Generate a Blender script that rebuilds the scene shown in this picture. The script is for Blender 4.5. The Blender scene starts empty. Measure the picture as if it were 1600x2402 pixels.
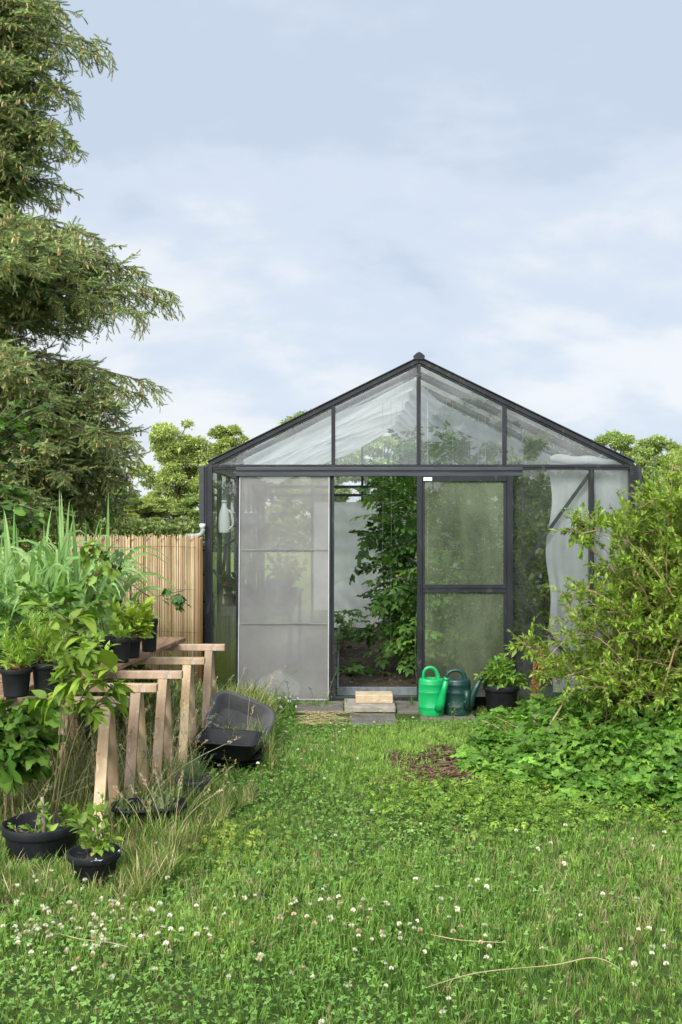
import bpy, math, random
import numpy as np
from mathutils import Vector, Matrix

# ------------------------------------------------------------------ camera, sky, sun, exposure
F = 2335.3                     # focal length in photograph pixels (1600 x 2402)
CAMZ, U0, V0 = 1.6, 800.0, 1210.0
sc = bpy.context.scene
C = sc.collection
cam_d = bpy.data.cameras.new("camera")
cam_d.sensor_fit = 'VERTICAL'; cam_d.sensor_height = 36.0; cam_d.lens = 35.0
cam_d.shift_y = 9.0 / 2402.0
cam_d.clip_start = 0.05; cam_d.clip_end = 2000
cam = bpy.data.objects.new("camera", cam_d); C.objects.link(cam)
cam.location = (0, 0, CAMZ); cam.rotation_euler = (math.radians(90), 0, 0)
sc.camera = cam

SUN_EL, SUN_AZ = math.radians(38), math.radians(205)      # azimuth from +Y, clockwise: behind the camera, to the left
sun_dir = Vector((math.sin(SUN_AZ) * math.cos(SUN_EL), math.cos(SUN_AZ) * math.cos(SUN_EL), math.sin(SUN_EL)))
ld = bpy.data.lights.new("sun", 'SUN'); ld.energy = 1.35; ld.angle = math.radians(14); ld.color = (1.0, 0.95, 0.84)
lo = bpy.data.objects.new("sun", ld); C.objects.link(lo)
lo.rotation_euler = sun_dir.to_track_quat('Z', 'Y').to_euler()

world = bpy.data.worlds.new("World"); sc.world = world; world.use_nodes = True
nt = world.node_tree; nt.nodes.clear()
def wn(t, **k):
    n = nt.nodes.new(t)
    for a, b in k.items(): setattr(n, a, b)
    return n
L = nt.links.new
tc = wn('ShaderNodeTexCoord'); sep = wn('ShaderNodeSeparateXYZ'); L(tc.outputs['Generated'], sep.inputs[0])
def math_(op, a, b=None, clamp=False):
    n = wn('ShaderNodeMath', operation=op); n.use_clamp = clamp
    for i, x in enumerate((a, b)):
        if x is None: continue
        if isinstance(x, (int, float)): n.inputs[i].default_value = x
        else: L(x, n.inputs[i])
    return n.outputs[0]
zc = math_('MAXIMUM', sep.outputs['Z'], 0.0)
den = math_('ADD', zc, 0.45)
px_ = math_('DIVIDE', sep.outputs['X'], den); py_ = math_('DIVIDE', sep.outputs['Y'], den)
comb = wn('ShaderNodeCombineXYZ'); L(px_, comb.inputs[0]); L(py_, comb.inputs[1])
mp = wn('ShaderNodeMapping'); L(comb.outputs[0], mp.inputs[0])
mp.inputs['Location'].default_value = (1.35, 0.6, 0.2); mp.inputs['Scale'].default_value = (0.85, 1.15, 1)
n1 = wn('ShaderNodeTexNoise'); L(mp.outputs[0], n1.inputs['Vector'])
n1.inputs['Scale'].default_value = 2.3; n1.inputs['Detail'].default_value = 7; n1.inputs['Roughness'].default_value = 0.5; n1.inputs['Distortion'].default_value = 0.35
n2 = wn('ShaderNodeTexNoise'); L(mp.outputs[0], n2.inputs['Vector'])
n2.inputs['Scale'].default_value = 9.0; n2.inputs['Detail'].default_value = 6; n2.inputs['Roughness'].default_value = 0.55
cl = math_('ADD', math_('MULTIPLY', n1.outputs[0], 0.76), math_('MULTIPLY', n2.outputs[0], 0.24))
# more white towards the lower sky, greyer high up
cl = math_('ADD', cl, math_('MULTIPLY', math_('SUBTRACT', 0.28, zc), 0.42))
for (x0_, z0_, sx_, sz_, a_) in ((-.09, .235, .16, .045, .075), (.02, .205, .12, .03, .05), (.27, .21, .09, .05, -.05), (.30, .12, .12, .03, .05)):
    ex = math_('ADD', math_('POWER', math_('ABSOLUTE', math_('MULTIPLY', math_('SUBTRACT', sep.outputs['X'], x0_), 1 / sx_)), 2.0), math_('POWER', math_('ABSOLUTE', math_('MULTIPLY', math_('SUBTRACT', sep.outputs['Z'], z0_), 1 / sz_)), 2.0))
    cl = math_('ADD', cl, math_('MULTIPLY', math_('EXPONENT', math_('MULTIPLY', ex, -1.0)), a_))
ramp = wn('ShaderNodeValToRGB'); L(cl, ramp.inputs[0])
cr = ramp.color_ramp; cr.interpolation = 'EASE'
cr.elements[0].position = 0.42; cr.elements[0].color = (0.288, 0.334, 0.400, 1)
cr.elements[1].position = 0.66; cr.elements[1].color = (0.425, 0.440, 0.462, 1)
e = cr.elements.new(0.51); e.color = (0.332, 0.374, 0.434, 1)
sky = wn('ShaderNodeTexSky', sky_type='NISHITA'); sky.sun_disc = False
sky.sun_elevation = SUN_EL; sky.sun_rotation = SUN_AZ
skys = wn('ShaderNodeMix', data_type='RGBA', blend_type='MULTIPLY'); skys.inputs['Factor'].default_value = 1
L(sky.outputs[0], skys.inputs['A']); skys.inputs['B'].default_value = (0.055, 0.055, 0.055, 1)
mixs = wn('ShaderNodeMix', data_type='RGBA'); mixs.inputs['Factor'].default_value = 0.93
L(skys.outputs['Result'], mixs.inputs['A']); L(ramp.outputs[0], mixs.inputs['B'])
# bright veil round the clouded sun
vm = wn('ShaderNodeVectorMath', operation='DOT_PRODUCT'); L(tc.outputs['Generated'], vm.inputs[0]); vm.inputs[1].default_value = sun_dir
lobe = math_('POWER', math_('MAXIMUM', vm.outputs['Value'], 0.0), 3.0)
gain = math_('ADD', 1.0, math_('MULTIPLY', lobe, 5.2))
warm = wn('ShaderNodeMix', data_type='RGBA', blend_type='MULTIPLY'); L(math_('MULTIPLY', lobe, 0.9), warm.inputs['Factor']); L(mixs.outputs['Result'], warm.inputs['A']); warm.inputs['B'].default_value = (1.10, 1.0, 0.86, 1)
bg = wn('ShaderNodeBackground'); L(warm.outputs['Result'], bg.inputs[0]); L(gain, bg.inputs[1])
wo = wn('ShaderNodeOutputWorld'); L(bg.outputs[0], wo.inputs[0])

sc.view_settings.view_transform = 'Standard'; sc.view_settings.look = 'None'
sc.view_settings.exposure = 1.1; sc.view_settings.gamma = 1; sc.view_settings.use_curve_mapping = False
cy = sc.cycles
cy.max_bounces = 7; cy.diffuse_bounces = 3; cy.glossy_bounces = 3; cy.transmission_bounces = 4; cy.transparent_max_bounces = 24
cy.use_denoising = True; cy.use_adaptive_sampling = True; cy.adaptive_threshold = 0.015
cy.caustics_reflective = False; cy.caustics_refractive = False

# ------------------------------------------------------------------ helpers
rng = np.random.default_rng(11); rnd = random.Random(5)
def P(u, v, Y): return np.array(((u - U0) / F * Y, Y, CAMZ - (v - V0) / F * Y))
def G(u, v, z=0.0):
    Y = (CAMZ - z) * F / (v - V0); return np.array(((u - U0) / F * Y, Y, z))
def A(*a): return np.array(a, dtype=float)
def nrm(v):
    v = np.asarray(v, float); n = np.linalg.norm(v, axis=-1, keepdims=True); return v / np.maximum(n, 1e-9)

ORIG = {}
def setp(o, label=None, cat=None, group=None, kind=None):
    if label: o['label'] = label
    if cat: o['category'] = cat
    if group: o['group'] = group
    if kind: o['kind'] = kind
    return o
def thing(name, label, cat, base=(0, 0, 0), group=None):
    o = bpy.data.objects.new(name, None); C.objects.link(o); o.empty_display_size = 0.1
    o.location = base; ORIG[o.name] = np.array(base, float)
    return setp(o, label, cat, group)
def copy_thing(o, loc, rz=0.0, s=1.0, label=None):
    def rec(x, parent):
        c = x.copy(); C.objects.link(c); c.parent = parent
        for ch in list(x.children): rec(ch, c)
        return c
    c = rec(o, None); c.location = loc; c.rotation_euler = (0, 0, rz); c.scale = (s, s, s) if np.isscalar(s) else s
    if label: c['label'] = label
    return c

class MB:
    def __init__(s): s.V = []; s.Fs = []; s.Cc = []; s.n = 0
    def add(s, V, Fc, col=(1, 1, 1), mat=0, smooth=False):
        V = np.asarray(V, float).reshape(-1, 3); k = len(V)
        col = np.asarray(col, float)
        if col.ndim == 1: col = np.tile(col, (k, 1))
        s.V.append(V); s.Cc.append(col)
        if isinstance(Fc, np.ndarray): Fc = [Fc]
        by = {}
        for f in Fc:
            if isinstance(f, np.ndarray): s.Fs.append((f.reshape(-1, f.shape[-1]) + s.n, mat, smooth))
            else: by.setdefault(len(f), []).append(f)
        for q, fl in by.items(): s.Fs.append((np.array(fl, int) + s.n, mat, smooth))
        s.n += k
    def box(s, x0, x1, y0, y1, z0, z1, col=(1, 1, 1), mat=0):
        V = [(x, y, z) for z in (z0, z1) for y in (y0, y1) for x in (x0, x1)]
        s.add(V, [(0, 2, 3, 1), (4, 5, 7, 6), (0, 1, 5, 4), (2, 6, 7, 3), (0, 4, 6, 2), (1, 3, 7, 5)], col, mat)
    def bar(s, p, q, w, h, up=(0, 0, 1), col=(1, 1, 1), mat=0):
        p = np.array(p, float); q = np.array(q, float); d = nrm(q - p); up = np.array(up, float)
        sd = nrm(np.cross(d, up)); u2 = np.cross(sd, d)
        V = [e + sd * a * w / 2 + u2 * b * h / 2 for e in (p, q) for a, b in ((-1, -1), (1, -1), (1, 1), (-1, 1))]
        s.add(V, [(0, 3, 2, 1), (4, 5, 6, 7), (0, 1, 5, 4), (1, 2, 6, 5), (2, 3, 7, 6), (3, 0, 4, 7)], col, mat)
    def tube(s, path, rad, n=6, col=(1, 1, 1), mat=0, caps=True, smooth=True):
        path = np.asarray(path, float); m = len(path)
        rad = np.full(m, rad) if np.isscalar(rad) else np.interp(np.linspace(0, 1, m), np.linspace(0, 1, len(rad)), rad)
        T = nrm(np.gradient(path, axis=0))
        up = A(0, 0, 1) if abs(T[0][2]) < 0.9 else A(1, 0, 0)
        a = nrm(np.cross(T[0], up)); Vs = []
        th = np.arange(n) * 2 * math.pi / n
        for i in range(m):
            a = nrm(a - T[i] * np.dot(a, T[i])); b = np.cross(T[i], a)
            Vs.append(path[i] + rad[i] * (np.outer(np.cos(th), a) + np.outer(np.sin(th), b)))
        V = np.concatenate(Vs)
        i = np.arange(m - 1)[:, None] * n; j = np.arange(n)[None, :]; j2 = (j + 1) % n
        Fq = np.stack([i + j, i + j2, i + n + j2, i + n + j], -1).reshape(-1, 4)
        fs = [Fq]
        if caps: fs += [list(range(n))[::-1], [(m - 1) * n + k for k in range(n)]]
        s.add(V, fs, col, mat, smooth)
    def lathe(s, prof, n=24, c=(0, 0, 0), sx=1, sy=1, col=(1, 1, 1), mat=0, smooth=True, rot=None, e=2.0):
        prof = np.asarray(prof, float); m = len(prof); th = np.arange(n) * 2 * math.pi / n
        cx = np.sign(np.cos(th)) * np.abs(np.cos(th)) ** (2 / e); sy_ = np.sign(np.sin(th)) * np.abs(np.sin(th)) ** (2 / e)
        V = np.stack([np.outer(prof[:, 0], cx) * sx, np.outer(prof[:, 0], sy_) * sy, np.repeat(prof[:, 1:2], n, 1)], -1).reshape(-1, 3)
        if rot is not None: V = V @ np.array(rot).T
        V = V + np.array(c, float)
        i = np.arange(m - 1)[:, None] * n; j = np.arange(n)[None, :]; j2 = (j + 1) % n
        Fq = np.stack([i + j, i + j2, i + n + j2, i + n + j], -1).reshape(-1, 4)
        s.add(V, [Fq, list(range(n))[::-1], [(m - 1) * n + k for k in range(n)]], col, mat, smooth)
    def sheet(s, Pg, col=(1, 1, 1), mat=0, smooth=True):
        Pg = np.asarray(Pg, float); a, b = Pg.shape[:2]
        i = np.arange(a - 1)[:, None] * b; j = np.arange(b - 1)[None, :]
        s.add(Pg.reshape(-1, 3), [np.stack([i + j, i + j + 1, i + b + j + 1, i + b + j], -1).reshape(-1, 4)], col, mat, smooth)
    def inst(s, tpl, pos, R, scale, col, mat=0, smooth=False):
        Vt, Ft, Ct = tpl; n = len(pos); k = len(Vt)
        if n == 0: return
        scale = np.asarray(scale, float); scale = scale.reshape(n, -1)
        if scale.shape[1] == 1: scale = np.repeat(scale, 3, 1)
        V = np.einsum('nij,nkj->nki', R, Vt[None] * scale[:, None, :]) + np.asarray(pos)[:, None, :]
        col = np.asarray(col, float)
        if col.ndim == 1: col = np.tile(col, (n, 1))
        if col.ndim == 2: cc = col[:, None, :] * Ct[None]
        s.V.append(V.reshape(-1, 3)); s.Cc.append(cc.reshape(-1, 3))
        for f in Ft:
            s.Fs.append(((f[None] + (np.arange(n) * k)[:, None, None]).reshape(-1, f.shape[1]) + s.n, mat, smooth))
        s.n += n * k
    def build(s, name, mats, parent=None, bevel=0, subsurf=0, solid=0):
        if not isinstance(mats, (list, tuple)): mats = [mats]
        V = np.concatenate(s.V); Cc = np.concatenate(s.Cc)
        base = ORIG[parent.name] if parent is not None else A(0, 0, 0)
        me = bpy.data.meshes.new(name)
        me.vertices.add(len(V)); me.vertices.foreach_set('co', (V - base).astype(np.float32).ravel())
        tot = sum(f.size for f, _, _ in s.Fs); nf = sum(len(f) for f, _, _ in s.Fs)
        me.loops.add(tot); me.polygons.add(nf)
        me.loops.foreach_set('vertex_index', np.concatenate([f.ravel() for f, _, _ in s.Fs]).astype(np.int32))
        lt = np.concatenate([np.full(len(f), f.shape[1]) for f, _, _ in s.Fs])
        ls = np.concatenate([[0], np.cumsum(lt)[:-1]])
        me.polygons.foreach_set('loop_start', ls.astype(np.int32))
        me.polygons.foreach_set('material_index', np.concatenate([np.full(len(f), m) for f, m, _ in s.Fs]).astype(np.int32))
        me.polygons.foreach_set('use_smooth', np.concatenate([np.full(len(f), sm) for f, _, sm in s.Fs]))
        at = me.attributes.new('tint', 'FLOAT_COLOR', 'POINT')
        at.data.foreach_set('color', np.concatenate([Cc, np.ones((len(Cc), 1))], 1).astype(np.float32).ravel())
        for m in mats: me.materials.append(m)
        me.update(calc_edges=True)
        o = bpy.data.objects.new(name, me); C.objects.link(o); ORIG[o.name] = base
        if parent is not None: o.parent = parent
        if bevel:
            b = o.modifiers.new('bevel', 'BEVEL'); b.width = bevel; b.segments = 2; b.limit_method = 'ANGLE'
        if solid:
            b = o.modifiers.new('solid', 'SOLIDIFY'); b.thickness = solid
        if subsurf:
            b = o.modifiers.new('sub', 'SUBSURF'); b.levels = subsurf; b.render_levels = subsurf
        return o

# leaf templates: long axis x, width y, normal z
def T_(V, Fs, Ct=None):
    V = np.array(V, float)
    by = {}
    for f in Fs: by.setdefault(len(f), []).append(f)
    return (V, [np.array(x, int) for x in by.values()], np.ones((len(V), 3)) if Ct is None else np.array(Ct, float))
def leaf_tpl(n=4, w=.5, fold=.3, curl=-.25, a=.8, b=1.0, wav=0.0):
    t = np.linspace(0, 1, n + 1)[1:-1]; V = [(0, 0, 0)]; Fs = []; Ct = [(.9, .9, .9)]
    for i, x in enumerate(t):
        h = w / 2 * math.sin(math.pi * x ** a) ** b; z = curl * x * x
        V += [(x - .05 * wav, -h, z + fold * h + wav * .06 * (-1) ** i), (x, 0, z), (x - .05 * wav, h, z + fold * h - wav * .06 * (-1) ** i)]
        Ct += [(.97,) * 3, (1.1,) * 3, (.97,) * 3]
    V.append((1, 0, curl)); Ct.append((1, 1, 1)); k = len(t)
    Fs += [(0, 1, 2), (0, 2, 3)]
    for i in range(k - 1):
        o = 1 + 3 * i; Fs += [(o, o + 3, o + 4, o + 1), (o + 1, o + 4, o + 5, o + 2)]
    o = 1 + 3 * (k - 1); e = len(V) - 1; Fs += [(o, e, o + 1), (o + 1, e, o + 2)]
    return T_(V, Fs, Ct)
def rhomb(w=.5, f=.1): return T_([(0, 0, 0), (.42, -w / 2, f), (1, 0, -.05), (.42, w / 2, f)], [(0, 1, 2), (0, 2, 3)])
def merge(tpls, xf):
    Vs, by, Cs, n = [], {}, [], 0
    for t, (R, s, o) in zip(tpls, xf):
        Vs.append(t[0] * s @ np.array(R).T + np.array(o)); Cs.append(t[2])
        for f in t[1]: by.setdefault(f.shape[1], []).append(f + n)
        n += len(t[0])
    return (np.concatenate(Vs), [np.concatenate(x) for x in by.values()], np.concatenate(Cs))
def rz(a): c, s = math.cos(a), math.sin(a); return np.array([[c, -s, 0], [s, c, 0], [0, 0, 1]])
def ry(a): c, s = math.cos(a), math.sin(a); return np.array([[c, 0, s], [0, 1, 0], [-s, 0, c]])
def rx(a): c, s = math.cos(a), math.sin(a); return np.array([[1, 0, 0], [0, c, -s], [0, s, c]])
LEAF = leaf_tpl(5, .5); LEAF_OV = leaf_tpl(5, .62, .25, -.2, .75); LEAF_NAR = leaf_tpl(4, .2, .3, -.25); LEAF_S = leaf_tpl(3, .45, .3, -.15)
LEAF_W = leaf_tpl(6, .6, .2, -.35, .7, .8, 1.0); RH = rhomb(.55); RHN = rhomb(.22)
ROUND = leaf_tpl(6, .95, .12, -.18, .62, .6)
TRI = merge([LEAF_W] * 3, [(rz(0), 1, (.35, 0, 0)), (rz(1.25), .85, (.3, .02, 0)), (rz(-1.25), .85, (.3, -.02, 0))])
FIVE = merge([LEAF_W] * 5, [(rz(0), .55, (.6, 0, 0)), (rz(1.1), .45, (.55, .02, 0)), (rz(-1.1), .45, (.55, -.02, 0)), (rz(1.2), .4, (.15, .02, 0)), (rz(-1.2), .4, (.15, -.02, 0))])
TOM = merge([LEAF_W] * 7, [(rz(0), .4, (.62, 0, -.1)), (rz(.9), .34, (.58, 0, -.08)), (rz(-.9), .34, (.58, 0, -.08)), (rz(1.15), .33, (.32, 0, -.03)), (rz(-1.15), .33, (.32, 0, -.03)),
                           (rz(1.3), .24, (.1, 0, 0)), (rz(-1.3), .24, (.1, 0, 0))])
LOBE = merge([LEAF_OV] * 5, [(rz(0), .7, (.3, 0, 0)), (rz(.75), .62, (.28, .03, 0)), (rz(-.75), .62, (.28, -.03, 0)), (rz(1.5), .45, (.25, .05, 0)), (rz(-1.5), .45, (.25, -.05, 0))])
CLOV = merge([leaf_tpl(3, .85, .2, .0, .6)] * 3, [(rz(a), .5, (0, 0, 0)) for a in (0, 2.09, 4.19)])

def frames(D, U=None, jit=0.4):
    D = nrm(D); n = len(D)
    U = np.tile(A(0, 0, 1), (n, 1)) if U is None else np.asarray(U, float)
    U = U + rng.normal(0, jit, (n, 3))
    z = nrm(U - D * np.sum(U * D, 1, keepdims=True)); y = np.cross(z, D)
    return np.stack([D, y, z], -1)
def cj(n, c1, c2, jit=.16, p=1.0):
    t = rng.random((n, 1)) ** p; c = A(*c1) * (1 - t) + A(*c2) * t
    return np.clip(c * np.exp(rng.normal(0, jit, (n, 1))), 0, 1)
def rdir(n): return nrm(rng.normal(0, 1, (n, 3)))
def bez(p0, p1, p2, n=8):
    t = np.linspace(0, 1, n)[:, None]; return (1 - t) ** 2 * np.array(p0) + 2 * t * (1 - t) * np.array(p1) + t * t * np.array(p2)
def at(path, ts):
    path = np.asarray(path); m = len(path) - 1; x = np.clip(np.asarray(ts) * m, 0, m - 1e-6); i = x.astype(int); f = (x - i)[:, None]
    return path[i] * (1 - f) + path[i + 1] * f, nrm(path[i + 1] - path[i])
class LV:
    """collects leaves"""
    def __init__(s): s.P, s.D, s.S, s.Cc = [], [], [], []
    def put(s, p, d, sz, c): s.P.append(p); s.D.append(d); s.S.append(sz); s.Cc.append(c)
    def along(s, path, n, size, cols, t0=.2, t1=1.0, ang=.9, droop=.2, sizes=.25, tip=.8, pairs=False, phase=None):
        if n <= 0: return
        ts = np.linspace(t0, t1, n) + rng.normal(0, .3 / n, n)
        if pairs: ts = np.repeat(ts[::2], 2)[:n]; 
        n = len(ts); ts = np.clip(ts, 0, 1); p, T = at(path, ts)
        ref = np.where(np.abs(T[:, 2:3]) > .85, A(1, 0, 0), A(0, 0, 1)); a = nrm(np.cross(T, ref)); b = np.cross(T, a)
        ph = (rnd.random() * 6) if phase is None else phase
        th = ph + (np.arange(n) * 2.4 if not pairs else (np.arange(n) // 2) * 1.57 + (np.arange(n) % 2) * math.pi) + rng.normal(0, .25, n)
        perp = a * np.cos(th)[:, None] + b * np.sin(th)[:, None]
        an = ang * (1 - .45 * ts) + rng.normal(0, .15, n)
        d = T * np.cos(an)[:, None] + perp * np.sin(an)[:, None]; d[:, 2] -= droop * rng.uniform(.3, 1.3, n)
        sz = size * np.exp(rng.normal(0, sizes, n)) * (1 - (1 - tip) * ts)
        s.put(p + nrm(d) * .002, nrm(d), sz, cj(n, *cols))
    def flush(s, mb, tpl, jit=.35, smooth=True):
        if not s.P: return mb
        P_, D_, S_, C_ = (np.concatenate(x) for x in (s.P, s.D, s.S, s.Cc))
        mb.inst(tpl, P_, frames(D_, None, jit), S_, C_, smooth=smooth); return mb

# ------------------------------------------------------------------ materials
def new_mat(name):
    m = bpy.data.materials.new(name); m.use_nodes = True; t = m.node_tree; t.nodes.clear()
    return m, t, t.nodes.new('ShaderNodeOutputMaterial')
def nd(t, ty, ins={}, **k):
    n = t.nodes.new(ty)
    for a, b in k.items(): setattr(n, a, b)
    for a, b in ins.items():
        if isinstance(b, bpy.types.NodeSocket): t.links.new(b, n.inputs[a])
        else: n.inputs[a].default_value = b
    return n
def ramp_(t, fac, stops):
    r = t.nodes.new('ShaderNodeValToRGB'); t.links.new(fac, r.inputs[0]); e = r.color_ramp.elements
    while len(e) < len(stops): e.new(0.5)
    for x, (p, c) in zip(e, stops): x.position = p; x.color = (*c, 1) if len(c) == 3 else c
    return r.outputs[0]
def leaf_mat(name, transl=.35, rough=.5, spec=.35):
    m, t, out = new_mat(name)
    a = nd(t, 'ShaderNodeAttribute', attribute_name='tint')
    geo = nd(t, 'ShaderNodeNewGeometry'); ns = nd(t, 'ShaderNodeTexNoise', {'Vector': geo.outputs['Position'], 'Scale': 9.0, 'Detail': 2.0})
    mr = nd(t, 'ShaderNodeMapRange', {'Value': ns.outputs[0], 'From Min': .3, 'From Max': .7, 'To Min': .82, 'To Max': 1.2})
    mx = nd(t, 'ShaderNodeVectorMath', {0: a.outputs['Color'], 'Scale': mr.outputs[0]}, operation='SCALE')
    p = nd(t, 'ShaderNodeBsdfPrincipled', {'Base Color': mx.outputs[0], 'Roughness': rough, 'Specular IOR Level': spec})
    tint = nd(t, 'ShaderNodeVectorMath', {0: mx.outputs[0], 1: (1.15, 1.25, .55)}, operation='MULTIPLY')
    tr = nd(t, 'ShaderNodeBsdfTranslucent', {'Color': tint.outputs[0]})
    mi = nd(t, 'ShaderNodeMixShader', {0: transl, 1: p.outputs[0], 2: tr.outputs[0]})
    t.links.new(mi.outputs[0], out.inputs[0]); return m
def solid_mat(name, c1, c2=None, rough=.6, scale=8, detail=4, bump=0, bscale=40, spec=.5, stretch=(1, 1, 1), attr=False, metal=0, lo=.35, hi=.65, wear=None):
    m, t, out = new_mat(name); c2 = c2 or c1
    tcn = nd(t, 'ShaderNodeTexCoord'); mpn = nd(t, 'ShaderNodeMapping', {'Vector': tcn.outputs['Object'], 'Scale': stretch})
    ns = nd(t, 'ShaderNodeTexNoise', {'Vector': mpn.outputs[0], 'Scale': float(scale), 'Detail': float(detail), 'Roughness': .6})
    col = ramp_(t, ns.outputs[0], [(lo, c1), (hi, c2)])
    if wear:
        w2 = nd(t, 'ShaderNodeTexNoise', {'Vector': mpn.outputs[0], 'Scale': float(scale) * 2.3, 'Detail': 6.0, 'Roughness': .7, 'Distortion': .6})
        f = nd(t, 'ShaderNodeMapRange', {'Value': w2.outputs[0], 'From Min': wear[1], 'From Max': wear[1] + .07})
        col = nd(t, 'ShaderNodeMix', {'Factor': f.outputs[0], 'A': col, 'B': (*wear[0], 1)}, data_type='RGBA').outputs['Result']
    if attr:
        a = nd(t, 'ShaderNodeAttribute', attribute_name='tint')
        col = nd(t, 'ShaderNodeMix', {'Factor': 1.0, 'A': col, 'B': a.outputs['Color']}, data_type='RGBA', blend_type='MULTIPLY').outputs['Result']
    p = nd(t, 'ShaderNodeBsdfPrincipled', {'Base Color': col, 'Roughness': rough, 'Specular IOR Level': spec, 'Metallic': metal})
    if bump:
        b2 = nd(t, 'ShaderNodeTexNoise', {'Vector': mpn.outputs[0], 'Scale': float(bscale), 'Detail': 5.0})
        bn = nd(t, 'ShaderNodeBump', {'Height': b2.outputs[0], 'Strength': bump, 'Distance': .01}); t.links.new(bn.outputs[0], p.inputs['Normal'])
    t.links.new(p.outputs[0], out.inputs[0]); return m
def glass_mat(name, dlo=.05, dhi=.18, dcol=(.5, .52, .5), dcol2=None, scale=3.0, tint=(.955, .975, .965), transl=.4, streak=True, zfade=None, refl=1.0, algae=None, speck=.12):
    m, t, out = new_mat(name)
    geo = nd(t, 'ShaderNodeNewGeometry')
    mpn = nd(t, 'ShaderNodeMapping', {'Vector': geo.outputs['Position'], 'Scale': (1, 1, .35 if streak else 1)})
    ns = nd(t, 'ShaderNodeTexNoise', {'Vector': mpn.outputs[0], 'Scale': scale, 'Detail': 8.0, 'Roughness': .62})
    f = nd(t, 'ShaderNodeMapRange', {'Value': ns.outputs[0], 'From Min': .36, 'From Max': .66, 'To Min': dlo, 'To Max': dhi}).outputs[0]
    sp = nd(t, 'ShaderNodeTexNoise', {'Vector': geo.outputs['Position'], 'Scale': 55.0, 'Detail': 3.0})
    f2 = nd(t, 'ShaderNodeMapRange', {'Value': sp.outputs[0], 'From Min': .66, 'From Max': .74, 'To Min': 0, 'To Max': speck}).outputs[0]
    f = nd(t, 'ShaderNodeMath', {0: f, 1: f2}, operation='ADD').outputs[0]
    xyz = nd(t, 'ShaderNodeSeparateXYZ', {0: geo.outputs['Position']})
    if algae:   # green growth on the lower glass
        z0, z1, add = algae
        n3 = nd(t, 'ShaderNodeTexNoise', {'Vector': mpn.outputs[0], 'Scale': 7.0, 'Detail': 6.0, 'Roughness': .7})
        zz = nd(t, 'ShaderNodeMath', {0: xyz.outputs['Z'], 1: n3.outputs[0]}, operation='SUBTRACT')
        g = nd(t, 'ShaderNodeMapRange', {'Value': zz.outputs[0], 'From Min': z1 - .5, 'From Max': z0 - .5, 'To Min': 0.0, 'To Max': 1.0}).outputs[0]
        f = nd(t, 'ShaderNodeMath', {0: f, 1: nd(t, 'ShaderNodeMath', {0: g, 1: add}, operation='MULTIPLY').outputs[0]}, operation='ADD').outputs[0]
        dc = nd(t, 'ShaderNodeMix', {'Factor': g, 'A': (*dcol, 1), 'B': (.10, .13, .035, 1)}, data_type='RGBA').outputs['Result']
    else: dc = None
    tr = nd(t, 'ShaderNodeBsdfTransparent', {'Color': (*tint, 1)})
    gl = nd(t, 'ShaderNodeBsdfGlossy', {'Roughness': .012, 'Color': (1, 1, 1, 1)})
    fr = nd(t, 'ShaderNodeFresnel', {'IOR': 1.5}); fm = nd(t, 'ShaderNodeMath', {0: fr.outputs[0], 1: 1.25 * refl}, operation='MULTIPLY'); fm.use_clamp = True
    cl_ = nd(t, 'ShaderNodeMixShader', {0: fm.outputs[0], 1: tr.outputs[0], 2: gl.outputs[0]})
    df = nd(t, 'ShaderNodeBsdfDiffuse', {'Color': (*dcol, 1)}); tl = nd(t, 'ShaderNodeBsdfTranslucent', {'Color': (*(dcol2 or dcol), 1)})
    if dc is not None: t.links.new(dc, df.inputs[0]); t.links.new(dc, tl.inputs[0])
    dm = nd(t, 'ShaderNodeMixShader', {0: transl, 1: df.outputs[0], 2: tl.outputs[0]})
    mi = nd(t, 'ShaderNodeMixShader', {0: f, 1: cl_.outputs[0], 2: dm.outputs[0]})
    t.links.new(mi.outputs[0], out.inputs[0]); return m
def cloth_mat(name, col, opac=.8, transl=.5, weave=0, dirt=(.3, .3, .27)):
    m, t, out = new_mat(name)
    geo = nd(t, 'ShaderNodeNewGeometry')
    ns = nd(t, 'ShaderNodeTexNoise', {'Vector': geo.outputs['Position'], 'Scale': 2.6, 'Detail': 6.0, 'Roughness': .65})
    c = ramp_(t, ns.outputs[0], [(.30, tuple(x * .74 for x in col)), (.65, col)])
    d = nd(t, 'ShaderNodeBsdfDiffuse', {'Color': c}); tl = nd(t, 'ShaderNodeBsdfTranslucent', {'Color': c})
    a = nd(t, 'ShaderNodeMixShader', {0: transl, 1: d.outputs[0], 2: tl.outputs[0]})
    tp = nd(t, 'ShaderNodeBsdfTransparent')
    b = nd(t, 'ShaderNodeMixShader', {0: opac, 1: tp.outputs[0], 2: a.outputs[0]})
    t.links.new(b.outputs[0], out.inputs[0]); return m

M = {}
M['leaf'] = leaf_mat('foliage'); M['leaf_far'] = leaf_mat('far_foliage', .3, .6, .2); M['needle'] = leaf_mat('needles', .12, .55, .3)
M['grass'] = leaf_mat('grass_blades', .35, .5, .3); M['stem'] = solid_mat('stems', (.8, .8, .8), (1, 1, 1), .7, attr=True)
M['bark'] = solid_mat('bark', (.055, .042, .03), (.13, .10, .075), .9, 12, bump=.6, stretch=(1, 1, .3))
M['frame'] = solid_mat('anthracite_aluminium', (.012, .013, .016), (.022, .024, .028), .45, 6, spec=.3, stretch=(1, 1, .4), wear=((.055, .053, .048), .58))
M['frame_in'] = solid_mat('inner_aluminium', (.025, .027, .03), (.045, .048, .05), .5, 6, spec=.3)
M['rail'] = solid_mat('rail_metal', (.020, .024, .03), (.036, .041, .048), .45, 5, stretch=(1, 1, 6), wear=((.13, .13, .13), .64))
M['glass'] = glass_mat('clear_glass', .02, .13, (.50, .54, .50), transl=.45)
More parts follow.
